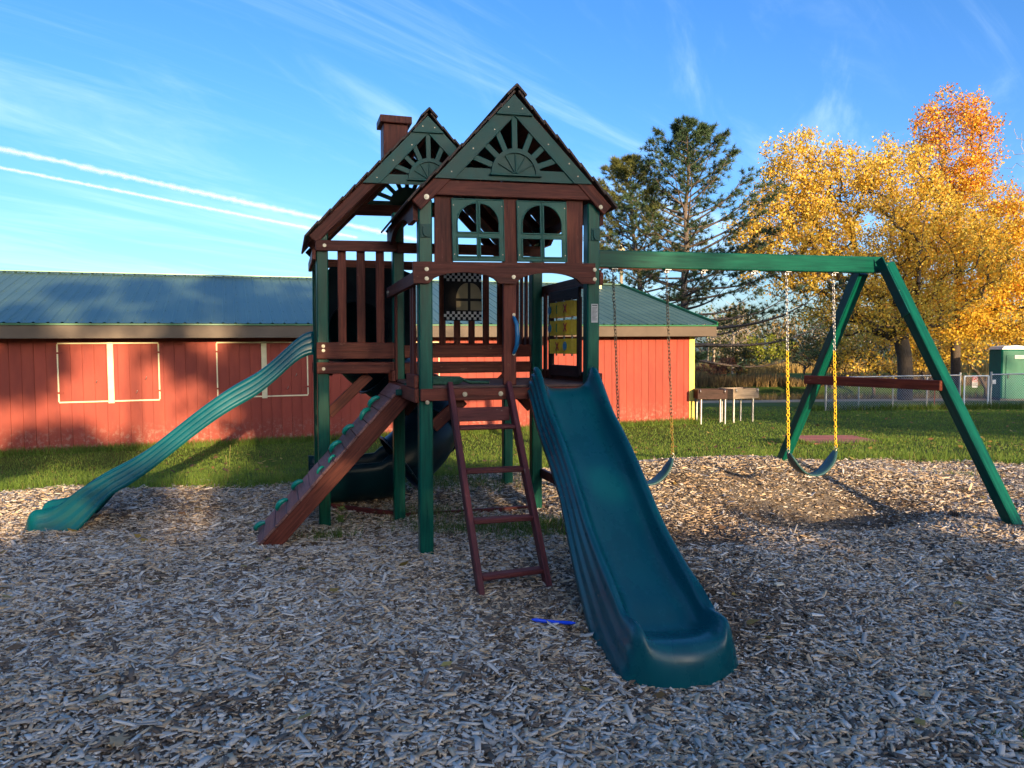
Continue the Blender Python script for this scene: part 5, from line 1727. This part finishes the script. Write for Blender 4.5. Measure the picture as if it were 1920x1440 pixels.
for i in range(7):
    f_ = i / 6
    rr_ = .028 * math.sin(.5 + f_ * 2.3)
    pc.cyl((0, -.045 + .09 * f_, .02), (0, -.045 + .09 * f_ + .012, .02), rr_ * 1.1, rr_ * .6, 9)
o = pc.build('pine_cone', M_BARK, None, Matrix.Translation((p.x, p.y, float(ground(p.x, p.y)) + .02)) @ Matrix.Rotation(1.1, 4, 'Z'))
tag(o, 'dark pine cone lying on the chips under the swing frame', 'pine cone')
# tall weed stalks on the lawn edge
for i, (px, py, h_) in enumerate(((428, 908, .42),)):
    p = atZ(px, py, -.1)
    st = MB()
    zg = float(ground(p.x, p.y))
    for k_ in range(3):
        a_ = k_ * 2.1 + .4
        st.tube([(0, 0, 0), (.02 * math.cos(a_), .02 * math.sin(a_), h_ * .5), (.03 * math.cos(a_) * (1 + k_ * .3), .03 * math.sin(a_), h_ * (1 - .3 * k_))], [.0014, .0012, .002], 4)
    o = st.build('weed_stalk', plain('dry_stalk%d' % i, (.35, .27, .10), (.5, .4, .18), .7), None, Matrix.Translation((p.x, p.y, zg)))
    tag(o, ('tall dry weed stalk on the lawn edge below the side slide', 'dry weed stalk at the lawn edge near the shed end', 'short dry weed stalk beside a taller one at the lawn edge')[i], 'weed')
# leafy seedling at the foot of the rear tower post
p = atZ(640, 985, -.08)
sd_ = empty('maple_seedling', (p.x, p.y, float(ground(p.x, p.y))))
tag(sd_, 'small green maple seedling at the foot of a green post', 'seedling')
glm = plain('green_leaf', (.07, .12, .02), (.12, .18, .04), .5)
gl = MB().add(lf + [(0, 0, .004)], [[i, (i + 1) % 12, 12] for i in range(12)]).mesh('leaf', glm)
for i in range(11):
    o = bpy.data.objects.new('leaf', gl)
    a_ = i * 2.4
    o.location = (.10 * math.cos(a_) * (i % 4) / 3, .08 * math.sin(a_), .06 + .014 * i); o.rotation_euler = (random.uniform(-.7, .7), random.uniform(-.7, .7), a_); o.scale = (1.1,) * 3
    link(o, sd_)
MB().tube([(0, 0, 0), (.01, 0, .1), (0, .01, .2)], .003, 5).build('stem', M_BARK, sd_)

r = np.random.default_rng(63)
n = 900
X = np.concatenate([r.normal(9, 6, 520), r.uniform(-6, 8, 240), r.uniform(-4, 5, 140)]); Y = np.concatenate([r.uniform(12, 27, 520), r.uniform(9.5, 14, 240), r.uniform(3.0, 9, 140)])
Z = ground(X, Y) + np.where(Y < 10, .024, .035)
an = r.uniform(0, 2 * math.pi, n); ti = r.normal(0, .25, (n, 2))
A3 = np.stack([np.cos(an), np.sin(an), ti[:, 0]], 1); B3 = np.stack([-np.sin(an), np.cos(an), ti[:, 1]], 1)
sz = r.uniform(.025, .055, n)[:, None]
P3 = np.stack([X, Y, Z], 1)
V = np.stack([P3 - A3 * sz, P3 + B3 * sz * .7, P3 + A3 * sz, P3 - B3 * sz * .7], 1).reshape(-1, 3)
pal = np.array([[.50, .32, .07], [.36, .19, .07], [.22, .13, .07], [.60, .45, .14]])[r.integers(0, 4, n)] * r.uniform(.6, 1.1, n)[:, None]
tag(npobj('leaf_litter', V, np.arange(n * 4).reshape(-1, 4), M_LEAF, np.repeat(pal, 4, 0)), 'scattered fallen autumn leaves on the lawn and chips', 'leaves', kind='stuff')

# utility pole whose pale top shows above the swing beam
p = atY(1165, 470, 40)
up_ = MB().cyl((0, 0, 0), (0, 0, p.z + .55 + 1.0), .10, .08, 10)
e = empty('utility_pole', (p.x, 40, float(ground(p.x, 40))))
tag(e, 'pole with a pale cap standing behind the shed', 'pole')
up_.build('pole', M_PALEBARK, e)
MB().cyl((0, 0, p.z + 1.3), (0, 0, p.z + 1.75), .19, .19, 12).cyl((0, 0, p.z + 1.75), (0, 0, p.z + 2.0), .10, .07, 10).build('transformer', M_CREAM, e)

# ------------------------------------------------------------------ unseen trees and an added hedgerow behind the camera that shade the yard
sx, sy = math.sin(SUN_AZ), -math.cos(SUN_AZ)       # towards the sun on the ground
ex, ey = math.cos(SUN_AZ), math.sin(SUN_AZ)        # across the light
TE = math.tan(SUN_EL)
def shade_pos(pc, d0):
    return (sx * d0 + ex * pc, sy * d0 + ey * pc)
def shade_tree(pc, d0, q0, q1, hw_, ntip, nleaf, seed, label, ls=.30, sp=.5):
    x, y = shade_pos(pc, d0)
    zg = float(ground(x, y))
    z0, z1 = q0 + TE * d0 - zg, q1 + TE * d0 - zg
    zc, rz_ = (z0 + z1) / 2, (z1 - z0) / 2
    tree('shade_tree', (x, y, zg), [(0, 0, -.3), (0, 0, z0 * .5), (0, 0, max(z0, 1.5)), (0, 0, zc)],
         [(0, 0, zc, hw_, hw_, rz_, 1.0)], ntip, nleaf, ls, pal_gold, label, 'tree', M_BARK, seed, 'unseen trees behind the camera', .02, .42, sp)
shade_tree(2.25, 21, .9, 6.6, 1.5, 110, 3600, 401, 'slim leafy tree behind the viewer shading the towers')
def wall_pq(px, py):  # leaf clumps placed by hand where the shed wall should be shaded
    return -3.27 + (px - 20) * .00945, 4.5 - (py - 650) * .0105
cl_ = []
for (px, py, rad_) in ((60, 672, .55), (15, 715, .45), (120, 815, .34), (345, 680, .55), (405, 725, .45), (470, 680, .50), (550, 690, .6), (585, 770, .45), (295, 765, .32), (30, 820, .3), (180, 850, .35), (525, 812, .3), (60, 590, .6), (180, 570, .5), (330, 575, .6), (480, 560, .6), (250, 480, .7), (420, 450, .6), (100, 480, .6), (60, 905, .5), (190, 925, .55), (330, 935, .4), (520, 900, .35), (430, 960, .4)):
    pp_, qq_ = wall_pq(px, py)
    k_ = pp_ - (-1.2)
    cl_.append((ex * k_, ey * k_, qq_ + TE * 24, rad_ * .55, rad_ * .55, rad_ * .6, rad_ ** 2))
x_, y_ = shade_pos(-1.2, 24)
tree('shade_tree', (x_, y_, 0), [(0, 0, -.3), (0, 0, 2.0), (0, 0, 4.2), (0, 0, 6.5), (0, 0, 9.0)], cl_, 70, 9500, .34, pal_gold, 'unseen tree behind the viewer with clumps placed to dapple the shed', 'tree', M_BARK, 402, 'unseen trees behind the camera', .012, .42, .20)
shade_tree(17.5, 27, -2.0, 10.0, 5.0, 240, 9000, 403, 'broad tree behind the viewer shading the right lawn', .36)
shade_tree(27.0, 30, -2.0, 12.3, 5.4, 260, 11000, 404, 'broad dense tree behind the viewer shading the maple trunks', .38)
# unseen hedgerow added to keep the foreground chips in shade
r = np.random.default_rng(77)
n = 15000
pc = r.uniform(-12, 11.5, n); dd_ = 17 + r.normal(0, .45, n)
topq = .70 + .50 * (1 - smooth(2.4, 4.0, pc)) + .10 * np.sin(pc * 1.7) + .07 * np.sin(pc * 4.1)
topz = topq + TE * 17
zz_ = topz * np.sqrt(r.random(n)) + r.normal(0, .05, n)
C = np.stack([sx * dd_ + ex * pc, sy * dd_ + ey * pc, zz_], 1)
V, F, cc = leaf_quads(C, .42, r, np.array([0.05, 0.08, 0.02]) * r.uniform(.6, 1.4, n)[:, None])
hx, hy = shade_pos(0, 17)
e = empty('shade_hedge', (hx, hy, 0))
tag(e, 'unseen tall hedgerow added behind the viewer to shade the foreground', 'shade_hedge')
npobj('foliage', V - np.array([hx, hy, 0]), F, M_LEAF, cc, e)

# unseen wood added behind the viewer to block the low sky glow
r = np.random.default_rng(91)
LV, LF, LC, lo = [], [], [], 0
for i in range(110):
    az_ = -math.pi / 2 + r.uniform(-1.75, 1.75)
    D_ = r.uniform(58, 80)
    X, Y = D_ * math.cos(az_), D_ * math.sin(az_)
    pq_ = X * ex + Y * ey
    H = D_ * math.tan(R(17.0 if (pq_ < -9 or pq_ > 50) else 9.4)) * r.uniform(.72, 1.0)
    nl = 240 if H < 13 else 440
    C = blobs(r, nl, [(0, 0, H * .5, 3.6, 3.6, H * .48, 1)]) + np.array([X, Y, 0])
    V, F, cc = leaf_quads(C, 1.5, r, np.array([0.07, 0.065, 0.03]) * r.uniform(.5, 1.5, nl)[:, None])
    LV.append(V); LF.append(F + lo); LC.append(cc); lo += len(V)
tag(npobj('glow_screen_wood', np.concatenate(LV), np.concatenate(LF), M_LEAF, np.concatenate(LC)), 'unseen dense wood added behind the viewer to block sky glow', 'wood', kind='stuff')

# ------------------------------------------------------------------ contrails
def contrail(pa, pb_, alt, rad, label, seed, fade):
    a_, b_ = atZ(*pa, alt), atZ(*pb_, alt)
    d = (b_ - a_)
    a_ = a_ - d * .35; b_ = b_ + d * .25
    r = np.random.default_rng(seed)
    mb = MB()
    n_ = 160
    pts, rr = [], []
    for i in range(n_ + 1):
        f_ = i / n_
        pts.append(a_.lerp(b_, f_) + Vector((0, 0, r.normal(0, rad * .10))))
        rr.append(rad * (.75 + .45 * f_) * (1 + r.normal(0, .12)))
    for k_ in (1.5, 1.15, .8, .45):
        mb.tube(pts, [x * k_ for x in rr], 8, 0, False)
    m, t, b = newmat('contrail_ice_%d' % seed)
    b.inputs['Base Color'].default_value = (.92, .95, 1, 1)
    b.inputs['Roughness'].default_value = 1
    tp_ = t.nodes.new('ShaderNodeBsdfTransparent')
    mx = t.nodes.new('ShaderNodeMixShader')
    vec, _ = _obj_vec(t, (.02, .02, .02), rand=False)
    nz = _noise(t, vec, 1.2, 8, .7)
    mr = t.nodes.new('ShaderNodeMapRange'); mr.inputs['From Min'].default_value = .30; mr.inputs['From Max'].default_value = .70
    mr.inputs['To Min'].default_value = fade * .35; mr.inputs['To Max'].default_value = fade
    t.links.new(nz, mr.inputs['Value'])
    t.links.new(mr.outputs[0], mx.inputs[0])
    t.links.new(tp_.outputs[0], mx.inputs[1]); t.links.new(b.outputs[0], mx.inputs[2])
    t.links.new(mx.outputs[0], t.nodes['Material Output'].inputs[0])
    o = mb.build('contrail', m)
    tag(o, label, 'contrail', 'contrails in the sky')
contrail((0, 279), (700, 432), 1500, 24, 'broader upper white contrail crossing the sky above the shed', 501, .055)
contrail((0, 314), (580, 428), 1500, 15, 'thinner lower white contrail beneath the broader one', 502, .055)
